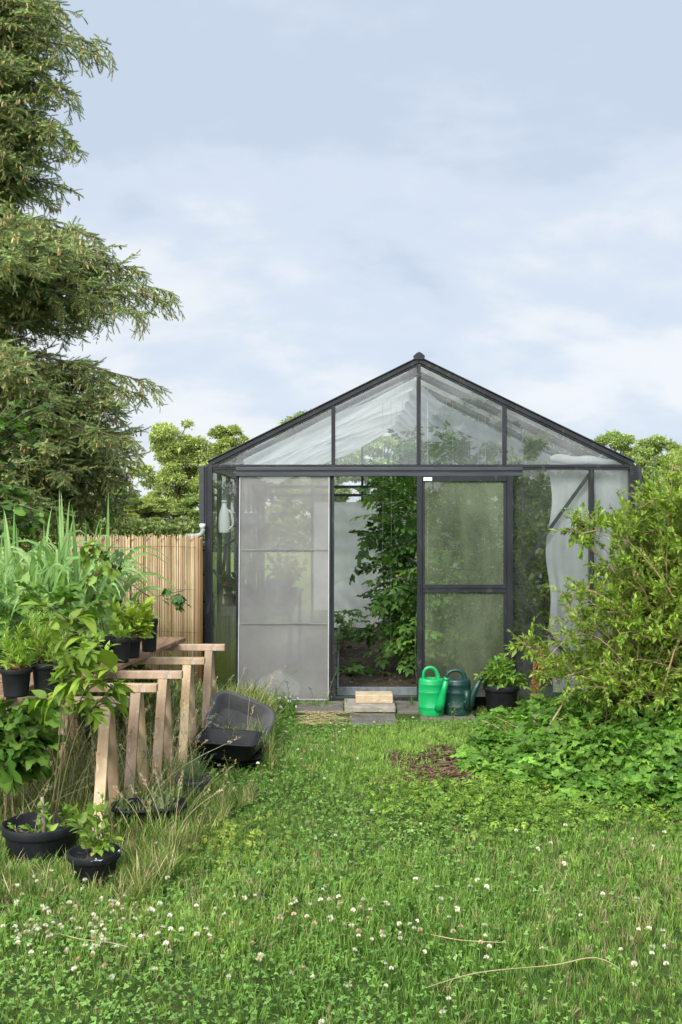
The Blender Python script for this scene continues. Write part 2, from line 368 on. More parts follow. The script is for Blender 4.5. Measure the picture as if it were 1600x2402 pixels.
M['glass_gable'] = glass_mat('gable_glass', .06, .24, (.66, .69, .68), transl=.45, scale=2.2)
M['glass_roof'] = glass_mat('roof_glass', .03, .14, (.5, .52, .5), scale=2.0, transl=.6, streak=False, speck=0.0)
M['glass_side'] = glass_mat('side_glass', .08, .30, (.34, .38, .30), scale=2.5, transl=.5, algae=(.35, .95, .5))
M['glass_door'] = glass_mat('dirty_door_glass', .08, .52, (.36, .41, .27), scale=2.2, transl=.45, algae=(-.2, .6, .12))
M['glass_left'] = glass_mat('algae_glass', .04, .16, (.30, .34, .24), scale=4, transl=.4, algae=(.35, .95, .62))
M['screen'] = cloth_mat('insect_screen', (.50, .48, .465), .52, .35)
M['shade'] = cloth_mat('shade_cloth', (.93, .935, .93), .74, .66)
M['shade_left'] = cloth_mat('dimmed_shade_cloth', (.72, .74, .73), .76, .55)  # same white cloth, its weaker light on the left put into a greyer colour
M['curtain'] = cloth_mat('curtain_cloth', (.86, .88, .89), .98, .10)
M['backcloth'] = cloth_mat('back_cloth', (.78, .79, .77), .92, .5)
M['white_metal'] = solid_mat('pale_aluminium', (.34, .34, .34), (.44, .44, .44), .5)
M['black'] = solid_mat('black_plastic', (.008, .009, .011), (.018, .019, .022), .6, spec=.25, scale=9, bump=.08, bscale=30, wear=((.055, .052, .045), .68))
M['dusty'] = solid_mat('weathered_black_plastic', (.05, .048, .05), (.10, .097, .097), .6, 5, spec=.25, bump=.1, wear=((.12, .115, .105), .62))
M['tank'] = solid_mat('tank_plastic', (.008, .010, .016), (.018, .022, .03), .35)
M['soil'] = solid_mat('soil', (.018, .012, .008), (.075, .05, .032), .95, 14, bump=1, bscale=50)
M['wood'] = solid_mat('fresh_timber', (.30, .20, .11), (.60, .44, .27), .7, 9, 5, bump=.25, bscale=25, stretch=(1, 1, .3), attr=True, wear=((.64, .57, .48), .60))
M['plank'] = solid_mat('weathered_plank', (.16, .085, .045), (.34, .20, .11), .7, 6, 6, bump=.4, stretch=(6, .8, 3), attr=True, wear=((.09, .055, .035), .6))
M['reed'] = solid_mat('reed', (.75, .72, .68), (1, 1, 1), .6, 6, 5, stretch=(1, 1, .6), attr=True, wear=((.33, .2, .11), .63))
M['conc'] = solid_mat('concrete', (.22, .19, .15), (.36, .32, .26), .9, 9, 8, bump=.8, bscale=60, wear=((.10, .10, .07), .62))
M['conc2'] = solid_mat('paving', (.08, .07, .055), (.17, .15, .125), .9, 5, 8, bump=.6, bscale=50, wear=((.05, .06, .03), .58))
M['brick'] = solid_mat('yellow_brick', (.42, .31, .19), (.56, .45, .31), .9, 10, 7, bump=1, bscale=70, wear=((.2, .15, .1), .62))
M['pipe'] = solid_mat('grey_pipe', (.20, .21, .22), (.28, .29, .30), .4)
M['screen_bar'] = solid_mat('screen_bar', (.13, .13, .13), (.19, .19, .18), .6)
M['pvc'] = solid_mat('cream_fitting', (.6, .58, .52), (.7, .68, .62), .4)
M['slate'] = solid_mat('grey_board', (.10, .115, .125), (.16, .18, .19), .7, 20, bump=.8, bscale=40)
M['green1'] = solid_mat('bright_green_plastic', (.005, .27, .075), (.008, .36, .11), .32, 4, 4, bump=.05, spec=.5, wear=((.02, .30, .12), .66))
M['green2'] = solid_mat('dark_green_plastic', (.006, .032, .027), (.010, .048, .04), .36, 5, 4, bump=.06, spec=.5, wear=((.03, .06, .05), .64))
M['jug'] = solid_mat('milky_plastic', (.86, .88, .87), (.92, .93, .92), .35)
M['red'] = solid_mat('petal_red', (.6, .03, .02)); M['string'] = solid_mat('twine', (.55, .54, .48))
M['yellow'] = leaf_mat('petals', .2)
M['tag'] = solid_mat('white_label', (.75, .78, .78))

def ground_mat():
    m, t, out = new_mat('lawn_soil')
    geo = nd(t, 'ShaderNodeNewGeometry')
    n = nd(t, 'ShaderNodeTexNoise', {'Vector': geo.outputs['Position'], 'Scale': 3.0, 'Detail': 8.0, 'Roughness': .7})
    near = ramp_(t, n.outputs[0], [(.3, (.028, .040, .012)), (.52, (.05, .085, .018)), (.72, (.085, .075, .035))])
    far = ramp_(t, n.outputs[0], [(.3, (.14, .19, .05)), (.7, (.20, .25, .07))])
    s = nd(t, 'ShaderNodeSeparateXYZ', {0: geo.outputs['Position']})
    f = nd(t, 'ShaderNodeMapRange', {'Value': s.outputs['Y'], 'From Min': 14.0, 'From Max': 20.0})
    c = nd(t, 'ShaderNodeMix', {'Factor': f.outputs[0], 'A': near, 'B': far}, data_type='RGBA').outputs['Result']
    p = nd(t, 'ShaderNodeBsdfPrincipled', {'Base Color': c, 'Roughness': .95, 'Specular IOR Level': .1})
    n2 = nd(t, 'ShaderNodeTexNoise', {'Vector': geo.outputs['Position'], 'Scale': 30.0, 'Detail': 5.0})
    b = nd(t, 'ShaderNodeBump', {'Height': n2.outputs[0], 'Strength': .8, 'Distance': .03}); t.links.new(b.outputs[0], p.inputs['Normal'])
    t.links.new(p.outputs[0], out.inputs[0]); return m
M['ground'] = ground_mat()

# palettes (albedo)
GA, GB = (.055, .115, .018), (.135, .215, .035)      # grass
SHR = ((.075, .155, .018), (.17, .26, .03), .2)

# ------------------------------------------------------------------ ground
def hgt(x, y): return 0.012 * np.sin(x * 1.7 + .4) * np.sin(y * 1.3) + .008 * np.sin(x * 4.1 + y * 3.3)
def ground():
    mb = MB()
    xs = np.concatenate([[-400, -150, -60, -25, -12], np.linspace(-6, 7, 66), [12, 25, 60, 150, 400]])
    ys = np.concatenate([[-500, -120, -60, -20, -5], np.linspace(0, 16, 81), [20, 30, 50, 100, 200, 500]])
    X, Y = np.meshgrid(xs, ys); Z = np.where((X > -6) & (X < 7) & (Y > 0) & (Y < 8.2), hgt(X, Y), 0) - .006
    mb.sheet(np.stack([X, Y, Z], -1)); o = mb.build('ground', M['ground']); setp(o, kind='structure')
ground()

# ------------------------------------------------------------------ greenhouse
GX0, GX1, GXC, GY0, GY1, ZE, ZR = -1.140, 2.518, .672, 8.6, 14.5, 2.044, 2.940
def XU(u, Y=GY0): return (u - U0) / F * Y
def ZV(v, Y=GY0): return CAMZ - (v - V0) / F * Y
gh = thing('greenhouse', 'large glass greenhouse with anthracite frame, pitched roof and open sliding door', 'greenhouse', (GXC, GY0, 0))
def roofz(x): return ZE + (ZR - ZE) * (1 - abs(x - GXC) / ((GX1 - GX0) / 2))
def greenhouse():
    nb = 8; bays = np.linspace(GY0, GY1, nb + 1)
    fr = MB()
    w = .055
    # corner posts, eaves beams, sills
    for x in (GX0, GX1):
        for y in (GY0, GY1): fr.box(x - w / 2, x + w / 2, y - .03, y + .03, 0, ZE - .01)
        sgn = 1 if x < GXC else -1
        fr.box(x - w / 2 - .006 , x - w / 2 + .012, GY0 - .038, GY0 - .031, 0, ZE - .02)
        fr.box(x + w / 2 - .012 , x + w / 2 + .006, GY0 - .038, GY0 - .031, 0, ZE - .02)
        fr.box(x - .03, x + .03, GY0 + .03, GY1 - .03, ZE - .05, ZE + .005)
        fr.box(x - .03, x + .03, GY0 + .03, GY1 - .03, 0, .06)
        for y in bays[1:-1]: fr.box(x - .022, x + .022, y - .02, y + .02, .06, ZE - .05)
        for k in (0,):
            fr.bar((x + sgn * .03, bays[0], .1), (x + sgn * .03, bays[2], ZE - .1), .012, .03, (1, 0, 0))
            fr.bar((x + sgn * .03, bays[-1], .1), (x + sgn * .03, bays[-3], ZE - .1), .012, .03, (1, 0, 0))
    for y, s in ((GY0, -1), (GY1, 1)):
        fr.box(GX0 + w / 2, GX1 - w / 2, y - .028, y + .028, ZE - .028, ZE - .002)
        fr.box(GX0 + w / 2, GX1 - w / 2, y - .024, y + .024, ZE - .045, ZE - .030)
        fr.box(GX0 + w / 2, GX1 - w / 2, y - .04, y + .03, -.02, .035)
        for q in (GX0, GX1):    # rafters: body, cap and inner lip
            d = nrm(A(GXC - q, 0, ZR - ZE)); nn = A(-d[2], 0, d[0]) * (1 if q < GXC else -1)
            a = A(q, y, ZE + .0); b = A(GXC, y, ZR)
            fr.bar(a - nn * .0 + A(0, 0, .0), b, .06, .038, nn)
            fr.bar(a + nn * .026 + A(0, s * .006, 0), b + nn * .026 + A(0, s * .006, 0), .075, .010, nn)
            fr.bar(a - nn * .028 + A(0, s * .004, 0), b - nn * .028 + A(0, s * .004, 0), .035, .014, nn)
    for y in bays[1:-1]:
        for q in (GX0, GX1):
            d = nrm(A(GXC - q, 0, ZR - ZE)); nn = A(-d[2], 0, d[0]) * (1 if q < GXC else -1)
            fr.bar(A(q, y, ZE), A(GXC, y, ZR), .03, .045, nn)
    fr.box(GXC - .025, GXC + .025, GY0 + .03, GY1 - .03, ZR - .03, ZR + .02)
    # gable mullions
    for u in (782, 982, 1183):
        x = XU(u); fr.box(x - .017, x + .017, GY0 - .024, GY0 + .02, ZE, roofz(x) - .03)
    # front posts
    for u, h in ((560, .022), (777, .020), (992, .014), (1196, .020), (1387, .020)):
        x = XU(u); fr.box(x - h, x + h, GY0 - .026, GY0 + .025, .035, ZE - .045)
        fr.box(x - .007, x + .007, GY0 - .032, GY0 - .027, .035, ZE - .045)
    # rear wall bars
    for u in (-0.42, .31, 1.04, 1.77):
        fr.box(u - .018, u + .018, GY1 - .02, GY1 + .02, .035, roofz(u) - .03)
    fr.box(GX0 + .03, GX1 - .03, GY1 - .055, GY1 - .029, 1.88, 1.92)
    fr.build('frame', M['frame'], gh, bevel=.003)
    rc = MB()   # ridge cap with little finial
    x = GXC; y = GY0 - .045
    rc.add([(x - .045, y, ZR + .005), (x + .045, y, ZR + .005), (x + .05, y, ZR + .035), (x + .022, y, ZR + .06), (x, y, ZR + .07), (x - .022, y, ZR + .06), (x - .05, y, ZR + .035)] +
           [(x - .045, y + .02, ZR + .005), (x + .045, y + .02, ZR + .005), (x + .05, y + .02, ZR + .035), (x + .022, y + .02, ZR + .06), (x, y + .02, ZR + .07), (x - .022, y + .02, ZR + .06), (x - .05, y + .02, ZR + .035)],
           [(0, 1, 2, 3, 4, 5, 6), tuple(range(13, 6, -1))] + [(i, i + 7, (i + 1) % 7 + 7, (i + 1) % 7) for i in range(7)])
    rc.box(x - .035, x + .035, GY0 - .024, GY1 + .03, ZR + .022, ZR + .04)
    rc.build('ridge_cap', M['frame'], gh)
    # sliding rail over the doors
    rl = MB(); x0, x1 = XU(553, 8.5), XU(1226, 8.5)
    z0, z1 = ZV(1117, 8.5), ZV(1096, 8.5); h = z1 - z0
    rl.box(x0, x1, GY0 - .10, GY0 - .034, z0 + h * .62, z1)
    rl.box(x0, x1, GY0 - .088, GY0 - .034, z0 + h * .42, z0 + h * .615)
    rl.box(x0, x1, GY0 - .096, GY0 - .034, z0, z0 + h * .415)
    rl.build('sliding_rail', M['rail'], gh, bevel=.003)
    # braces behind the front glass
    for (a, b) in (((1383, 1112), (1050, 1570)), ((1012, 1122), (1345, 1560))):
        br = MB(); br.bar(P(*a, GY0 + .055), P(*b, GY0 + .055), .03, .006, (0, 1, 0)); br.build('brace', M['frame_in'], gh)
    # panes
    def pane(name, pts, mat):
        mb = MB(); mb.add(pts, [tuple(range(len(pts)))]); return mb.build(name, mat, gh)
    yg = GY0 - .004
    us = [XU(490) - .01, XU(782), XU(982), XU(1183), XU(1484) + .01]
    for a, b in zip(us[:-1], us[1:]):
        a2, b2 = max(a, GX0 + .06), min(b, GX1 - .06)
        pane('gable_pane', [(a2, yg, ZE), (b2, yg, ZE), (b2, yg, roofz(b2) - .035), (a2, yg, roofz(a2) - .035)], M['glass_gable'])
    for a, b, mt, yy in ((493, 556, 'glass_left', 0), (564, 773, 'glass', .012), (992, 1194, 'glass', .012), (1200, 1383, 'glass', 0), (1391, 1482, 'glass', 0)):
        pane('front_pane', [(XU(a), yg + yy, .03), (XU(b), yg + yy, .03), (XU(b), yg + yy, ZE - .04), (XU(a), yg + yy, ZE - .04)], M[mt])
    for i in range(nb):
        ya, yb = bays[i] + .02, bays[i + 1] - .02
        for x in (GX0, GX1):
            pane('side_pane', [(x, ya, .06), (x, yb, .06), (x, yb, ZE - .05), (x, ya, ZE - .05)], M['glass_side'])
            pane('roof_pane', [(x, ya, ZE + .012), (x, yb, ZE + .012), (GXC, yb, ZR + .012), (GXC, ya, ZR + .012)], M['glass_roof'])
    xb = [GX0 + .03, -.42, .31, 1.04, 1.77, GX1 - .03]
    for a, b in zip(xb[:-1], xb[1:]):
        pts = [(a, GY1, .03), (b, GY1, .03), (b, GY1, roofz(b) - .03)] + ([(GXC, GY1, ZR - .03)] if a < GXC < b else []) + [(a, GY1, roofz(a) - .03)]
        pane('rear_pane', pts, M['glass'])
    # screen door
    sd = MB(); Y = GY0 - .07
    xl, xr, zt, zb = XU(563, Y), XU(772, Y), ZV(1117, Y), ZV(1641, Y) - .0
    xl2, xr2 = XU(559, Y), XU(770, Y)
    q = .008
    for (a, b) in ((A(xl, Y, zt), A(xr, Y, zt)), (A(xl2, Y, zb), A(xr2, Y, zb)), (A(xl, Y, zt), A(xl2, Y, zb)), (A(xr, Y, zt), A(xr2, Y, zb))):
        sd.bar(a, b, q, .016, (0, 1, 0))
    sdo = sd.build('screen_door', M['white_metal'], gh)
    k = MB(); k.sheet([[(xl2, Y, zb), (xr2, Y, zb)], [(xl, Y, zt), (xr, Y, zt)]]); k.build('mesh_screen', M['screen'], sdo)
    for v in (1290, 1463):
        k = MB(); z = ZV(v, Y); k.box(XU(566, Y), XU(769, Y), Y - .008, Y - .003, z - .0055, z + .0055); k.build('cross_bar', M['screen_bar'], sdo)
    # glass sliding door
    Y = GY0 - .075
    dr = MB(); z0, z1 = .012, ZV(1117, Y)
    def st(u0, u1, za, zb, ya=-.02, yb=.02): dr.box(XU(u0, Y), XU(u1, Y), Y + ya, Y + yb, za, zb)
    st(978, 990, z0, z1); st(1189, 1203, z0, z1); st(991, 1188, z1 - .045, z1 - .001); st(991, 1188, z0, z0 + .05)
    st(990.3, 996, z0 + .05, z1 - .045, -.008, .014); st(1181, 1188.7, z0 + .05, z1 - .045, -.008, .014)
    zm0, zm1 = ZV(1390, Y), ZV(1371, Y); st(991, 1188, zm0, zm0 + (zm1 - zm0) * .42, -.018, .018); st(991, 1188, zm0 + (zm1 - zm0) * .5, zm1, -.022, .016)
    do = dr.build('sliding_door', M['frame'], gh, bevel=.002)
    for (a, b) in ((z0 + .05, zm0), (zm1, z1 - .045)):
        k = MB(); k.add([(XU(996, Y), Y, a), (XU(1181, Y), Y, a), (XU(1181, Y), Y, b), (XU(996, Y), Y, b)], [(0, 1, 2, 3)]); k.build('door_pane', M['glass_door'], do)
    k = MB(); k.box(XU(979, Y), XU(985, Y), Y - .032, Y - .0205, ZV(1394, Y), ZV(1366, Y)); k.build('handle', M['frame'], do)
    k = MB(); k.box(XU(993, Y), XU(1013, Y), Y - .0245, Y - .0205, ZV(1128, Y), ZV(1120, Y)); k.build('sticker', M['tag'], do)
    # door jamb left of opening
    jb = MB(); Y = GY0 - .05
    jb.box(XU(772.5, Y), XU(777, Y), Y - .02, Y + .02, .02, ZV(1117, Y)); jb.box(XU(778, Y), XU(784, Y), Y - .01, Y + .025, .02, ZV(1117, Y))
    jb.build('door_jamb', M['frame'], gh)
    # side vents / downpipes at the corners
    for u0, u1, vb in ((467, 479, 1228), (1494, 1506, 1255)):
        k = MB(); Y = GY0 + .02
        k.box(XU(u0, Y), XU(u1, Y), Y, Y + .6, ZV(vb, Y), ZV(1093, Y)); k.build('side_vent', M['rail'], gh, bevel=.003)
    for x, s in ((GX0, -1), (GX1, 1)):
        gt = MB(); gt.box(min(x + s * .032, x + s * .075), max(x + s * .032, x + s * .075), GY0 + .65, GY1, ZE - .03, ZE + .004); gt.build('gutter', M['frame'], gh)
greenhouse()

# floor inside, edging, soil bed
def interior():
    mb = MB(); y = 8.66
    for i in range(13):
        for (a, b) in ((-1.05, -.55), (-.545, -.045)):
            if y + .4 > 14.4: continue
            mb.box(a, b, y, y + .395, .0, .012 + rnd.uniform(0, .004), mat=0)
        y += .40
    mb.box(-.04, 2.45, 8.66, 8.79, 0, .012)
    o = mb.build('paving', M['conc2'], bevel=.003); setp(o, kind='structure')
    x = P(790, 1600, 8.82)[0]
    e = thing('bed_edging', 'low grey boards edging the soil bed just inside the open doorway', 'edging', (x, 8.82, 0))
    k = MB(); k.box(x, 2.45, 8.80, 8.83, .012, .085); k.build('front_board', M['slate'], e, bevel=.003)
    k = MB(); k.box(x - .001, x + .02, 8.832, 14.3, .012, .085); k.build('side_board', M['slate'], e, bevel=.003)
    X, Y = np.meshgrid(np.linspace(x + .022, 2.47, 60), np.linspace(8.832, 14.35, 120))
    Z = .045 + .02 * np.sin(X * 5 + Y * 2) * np.sin(Y * 3.1) + rng.normal(0, .006, X.shape)
    k = MB(); k.sheet(np.stack([X, Y, Z], -1)); o = k.build('soil', M['soil']); setp(o, kind='structure')
    X, Y = np.meshgrid(np.linspace(-1.12, -1.06, 3), np.linspace(8.7, 14.35, 20))
    # litter and small weeds on the bed
    n = 900; p = np.stack([rng.uniform(x + .05, 1.8, n), rng.uniform(8.9, 12.5, n), np.full(n, .07)], 1)
    k = MB(); k.inst(LEAF_S, p, frames(rdir(n) * A(1, 1, .3)), rng.uniform(.015, .04, n), np.where(rng.random((n, 1)) < .55, cj(n, (.12, .07, .03), (.25, .17, .09)), cj(n, (.05, .1, .02), (.1, .19, .04))))
    setp(k.build('leaf_litter', M['leaf']), 'brown and green litter scattered over the soil bed inside the greenhouse', 'leaf litter', kind='stuff')
    s = MB(); s.box(*P(843, 0, 8.7)[[0]], *P(920, 0, 8.7)[[0]], 8.61 + .03, 8.79, .014, .04)
    setp(s.build('stone_slab', M['conc'], bevel=.004), 'pale flat slab lying just inside the open doorway', 'slab')
interior()

# cloths
def cloths():
    # roof shade cloths slung on wires, one for each slope
    for side, ya, yb, s0, s1, lab in ((1, 9.05, 14.2, .0, .93, 'white shade cloth sagging in rows beneath the right roof slope'),
                                      (-1, 9.0, 14.2, .0, .86, 'white shade cloth slung beneath the left roof slope')):
        xe = GX1 if side > 0 else GX0
        ns_, ny = 34, 150
        S, Y = np.meshgrid(np.linspace(s0, s1, ns_), np.linspace(ya, yb, ny))
        X = GXC + (xe - GXC) * S
        base = ZR + (ZE - ZR) * S - (.10 + .05 * min(side, 1) * np.clip(S * 6, 0, 1)) - .05 * np.sin(S * 9)*.4
        sag = .10 * np.abs(np.sin(math.pi * (Y - ya) / .62)) * (.8 + .3 * np.sin(X * 4 + Y)) + (.07 if side > 0 else .03) * np.sin(math.pi * (S - s0) / (s1 - s0))
        Z = base - sag + .01 * np.sin(Y * 17 + X * 9)
        k = MB(); k.sheet(np.stack([X, Y, Z], -1)); o = k.build('shade_cloth', M['shade' if side > 0 else 'shade_left']); setp(o, lab, 'shade cloth', 'shade cloths under the greenhouse roof')
    # curtain behind the front right panes
    for u0, u1, lab, seed in ((1289, 1380, 'pale curtain with crumpled left edge hung inside the front pane beside the door', 1.0), (1394, 1474, 'pale curtain filling the rightmost front pane', 2.4)):
        k = MB(); n, m = 40, 50; Y = 8.74
        a, b = XU(u0, Y), XU(u1, Y)
        T, Zt = np.meshgrid(np.linspace(0, 1, n), np.linspace(0, 1, m))
        z = .05 + (2.0 - .05) * Zt
        wob = .013 * np.sin(z * 3.1 + seed) + .02 * np.sin(z * 7.7 + seed)
        X = a + (b - a) * T + wob * (1 - T) * (1 if seed < 2 else .4)
        Yy = Y + .012 * np.sin(T * 9 + z * 1.2 + seed) * (.5 + .5 * np.sin(z * 2)) + .05 * np.exp(-((T - .55 + .25 * z) / .12) ** 2) * np.clip(1.6 - z, 0, 1) + .003 * np.sin(T * 31)
        k.sheet(np.stack([X, Yy, z], -1)); setp(k.build('curtain', M['curtain']), lab, 'curtain', 'curtains inside the front panes')
    # folded roll over the tie beam
    k = MB(); p0 = P(1290, 1076, 8.72); p1 = P(1455, 1084, 8.72)
    path = [p0 * (1 - t) + p1 * t + A(0, .01 * math.sin(t * 9), .006 * math.sin(t * 14)) for t in np.linspace(0, 1, 24)]
    k.tube(path, [.02, .045, .04, .036, .04, .036, .03, .02, .008], 10); setp(k.build('cloth_roll', M['curtain']), 'rolled pale cloth lying along the beam above the right curtains', 'cloth roll')
    # cloth covering the rear wall
    k = MB(); n, m = 60, 40; T, Zt = np.meshgrid(np.linspace(GX0 + .75, GX1 - .05, n), np.linspace(.25, 1.80, m))
    Yy = 14.36 + .03 * np.sin(T * 6 + Zt * 2) + .012 * np.sin(Zt * 26)
    k.sheet(np.stack([T, Yy, Zt], -1)); setp(k.build('back_curtain', M['backcloth']), 'grey white cloth stretched across the rear wall seen through the doorway', 'curtain')
    # crumpled sheet low at the back
    k = MB(); n = 24; T, S = np.meshgrid(np.linspace(-.15, .75, n), np.linspace(0, 1, n))
    Z = .62 * S + .06 + .08 * np.sin(T * 9) * S; Yy = 14.1 - .35 * (1 - S) + .05 * np.sin(T * 17 + S * 8)
    k.sheet(np.stack([T, Yy, Z], -1)); setp(k.build('plastic_sheet', M['backcloth']), 'crumpled pale sheet at the foot of the rear wall', 'sheet')
    # white sack behind the screen door
    k = MB(); c = P(650, 1628, 8.85); n = 22; T, S = np.meshgrid(np.linspace(-1, 1, n), np.linspace(-1, 1, n))
    R = np.clip(1 - T ** 2 * .9, 0, 1) * np.clip(1 - S ** 2, 0, 1)
    Z = .02 + .17 * R ** .6 * (1 + .25 * np.sin(T * 7 + 1) * np.cos(S * 5)); k.sheet(np.stack([c[0] + T * .2, 8.9 + S * .15, Z], -1))
    setp(k.build('sack', M['curtain']), 'crumpled white sack on the floor behind the insect screen', 'sack')
cloths()

# ------------------------------------------------------------------ things outside
def reed_screen():
    t = thing('reed_screen', 'tall screen of bundled natural reeds standing left of the greenhouse', 'reed screen', P(320, 1650, 8.4) * A(1, 1, 0))
    x0, x1 = P(150, 0, 8.4)[0], P(466, 0, 8.4)[0]; k = MB(); x = x0
    cs = [(.62, .47, .27), (.72, .58, .36), (.50, .35, .19), (.78, .66, .45), (.42, .27, .13), (.66, .52, .33), (.56, .44, .30)]
    while x < x1:
        r = rnd.uniform(.0019, .0036); y = 8.4 + rnd.uniform(-.006, .006); h = 1.43 + rnd.uniform(-.012, .018) - (.02 if rnd.random() < .1 else 0)
        c = A(*rnd.choice(cs)) * A(.92, .86, .76) * rnd.uniform(.5, 1.2); dx = rnd.uniform(-.006, .006)
        k.tube([(x, y, 0), (x + dx * .5, y + rnd.uniform(-.002, .002), h * .5), (x + dx, y, h)], [r * 1.1, r, r * .9], 5, c)
        if True: k.tube([(x + .003, y + .010, 0), (x + .003, y + .012, h - .02)], r, 4, c * .8)
        x += r * 1.85
    y = 8.4
    while y < 8.60:   # end wrapped round the corner
        r = rnd.uniform(.003, .0045); c = A(*rnd.choice([(.55, .30, .12), (.62, .38, .18), (.42, .22, .09)])) * rnd.uniform(.8, 1.1)
        k.tube([(x1 + .004 + rnd.uniform(-.004, .004), y, 0), (x1 + .006, y, 1.41 + rnd.uniform(-.015, .01))], r, 5, c); y += r * 1.9
    k.build('reeds', M['reed'], t)
    k = MB()
    for z in (.25, .62, .98, 1.34): k.tube([(x0 + (x1 - x0) * s, 8.394 + .001 * math.sin(s * 90), z + .004 * math.sin(s * 11)) for s in np.linspace(0, 1, 40)], .0012, 4)
    k.build('binding_wire', M['frame_in'], t)
    for i in range(7):
        k = MB(); x = x0 + (x1 - x0) * (.28 + i * .11); k.tube([(x, 8.39, 1.385), (x + .012, 8.388, 1.40), (x + .03, 8.392, 1.412)], .0022, 5); k.build('wire_tie', M['tank'], t)
reed_screen()

def water_tank():
    x0, x1 = -2.35, P(481, 0, 8.6)[0] - .04
    t = thing('water_tank', 'black ribbed rainwater tank hidden between the reed screen and the greenhouse', 'water tank', ((x0 + x1) / 2, 9.0, 0))
    k = MB(); k.box(x0, x1 - .03, 8.66, 9.5, .03, 1.36); k.build('body', M['tank'], t, bevel=.03)
    for z in (.12, .36, .6, .84, 1.08, 1.3):
        k = MB(); k.tube([(x0, 8.645, z), (x1 - .005, 8.645, z), (x1 - .005, 9.5, z)], .012, 6, caps=True); k.build('rib', M['tank'], t)
    k = MB(); k.tube([(x1 - .012, 8.632, .02), (x1 - .012, 8.632, 1.36)], .012, 6); k.build('post', M['tank'], t)
    p = thing('drain_pipe', 'grey elbow pipe joining the corner downpipe to the tank behind the reeds', 'drain pipe', P(470, 1256, 8.52))
    Y = 8.52
    k = MB(); k.tube([P(436, 1257, Y), P(455, 1257, Y), P(466, 1256, Y), P(473, 1252, Y), P(476, 1245, Y), P(476, 1240, Y)], [.019, .019, .021, .021, .021, .019], 12); k.build('elbow', M['pipe'], p)
    k = MB(); c = P(475, 1240, Y); k.lathe([(.001, 0), (.02, 0), (.022, .012), (.026, .016), (.026, .04), (.017, .043), (.001, .043)], 14, c); k.build('coupling', M['pvc'], p)
water_tank()

def sawhorse(xr, Y, rot, label, w=1.0, h=.70):
    t = thing('sawhorse', label, 'sawhorse', (xr - w / 2, Y, 0), 'sawhorses in a row under the planks')
    cv = lambda: A(1, rnd.uniform(.95, 1.03), rnd.uniform(.9, 1.1)) * rnd.uniform(.68, 1.02)
    k = MB(); s = math.sin(rot); 
    k.bar((xr - w, Y + w * s, h - .022), (xr, Y, h - .022), .05, .044, (0, 0, 1), cv()); k.build('beam', M['wood'], t, bevel=.004)
    for dx in (.11, w - .13):
        for sg in (-1, 1):
            k = MB(); xc = xr - dx; yc = Y + dx * s
            k.bar((xc + .0, yc + sg * .028, h - .045), (xc + .004 * sg + rnd.uniform(-.012, .012), yc + sg * (.20 + rnd.uniform(-.02, .02)), -.01), .054, .024, (0, 1, .25), cv()); k.build('leg', M['wood'], t, bevel=.003)
        k = MB(); k.box(xr - dx - .032, xr - dx - .012, Y + dx * s - .10, Y + dx * s + .10, h - .30, h - .25, cv()); k.build('brace', M['wood'], t, bevel=.002)
for a in ((-1.051, 4.94, .02, 'nearest sawhorse of the row, beneath the front ends of the planks'),
          (-.985, 5.34, .015, 'second sawhorse from the camera, wooden, its right legs in tall dry grass'),
          (-.92, 5.78, .02, 'middle sawhorse of the row of five, with white paint on its beam end'),
          (-.865, 6.33, .02, 'fourth sawhorse from the camera, paint flaking off its leg'),
          (-.814, 6.98, .015, 'farthest sawhorse of the row, just before the greenhouse corner')): sawhorse(*a)
def planks():
    d = nrm(A(-1.115 + 1.42, 7.10 - 4.80, 0)); n = A(-d[1], d[0], 0)
    for i, (a0, a1, lab) in enumerate(((0.55, 2.36, 'weathered brown plank on the sawhorses, the one nearest the greenhouse'),
                                       (0.0, 2.20, 'weathered plank in the middle of the three, bearing the two front pots'),
                                       (-.1, 2.28, 'outermost weathered plank of the three on the sawhorses'))):
        o = A(-1.42, 4.80, .716) + n * (.10 + i * .205) + (0 if i == 0 else -.0)*n
        if i == 1: lab = lab
        k = MB(); k.bar(o + d * a0, o + d * a1, .198, .028, (0, 0, 1), (rnd.uniform(.85, 1.1),) * 3)
        setp(k.build('plank', M['plank'], bevel=.004), lab, 'plank', 'planks laid over the sawhorses')
planks()

def pot_part(t, c, r, h, tap=.78, name='pot', mat='black', fill=.86, lip=True):
    k = MB(); rb = r * tap
    prof = [(.001, 0), (rb * .96, 0), (rb, .01), (rb + (r * .95 - rb) * .8, h * .80), (r * .95, h * .82)] + ([(r * 1.0, h * .825), (r * 1.02, h * .84), (r * 1.03, h * .985)] if lip else []) + \
           [(r * 1.02, h), (r * .97, h), (r * .94, h * .97), (r * .88, h * fill), (.001, h * fill - .004)]
    k.lathe(prof, 32, c); return k.build(name, M[mat], t)
def soil_part(t, c, r, h, fill=.88):
    k = MB(); th = np.linspace(0, 2 * math.pi, 25)[:-1]
    V = [(c[0], c[1], c[2] + h * fill + .008)] + [(c[0] + r * .9 * q * math.cos(a), c[1] + r * .9 * q * math.sin(a), c[2] + h * fill + rng.normal(0, .004)) for q in (.5, 1) for a in th]
    Fs = [(0, 1 + i, 1 + (i + 1) % 24) for i in range(24)] + [(1 + i, 25 + i, 25 + (i + 1) % 24, 1 + (i + 1) % 24) for i in range(24)]
    k.add(V, Fs); return k.build('potting_soil', M['soil'], t)
def stems_and_leaves(t, paths, leaves, tpl, rad=.003, scol=(.16, .20, .05), jit=.35, mat='leaf'):
    k = MB()
    for p in paths: k.tube(p, [rad, rad * .5], 5, scol)
    k.build('stem', M['stem'], t)
    k = MB(); leaves.flush(k, tpl, jit); k.build('foliage', M[mat], t)

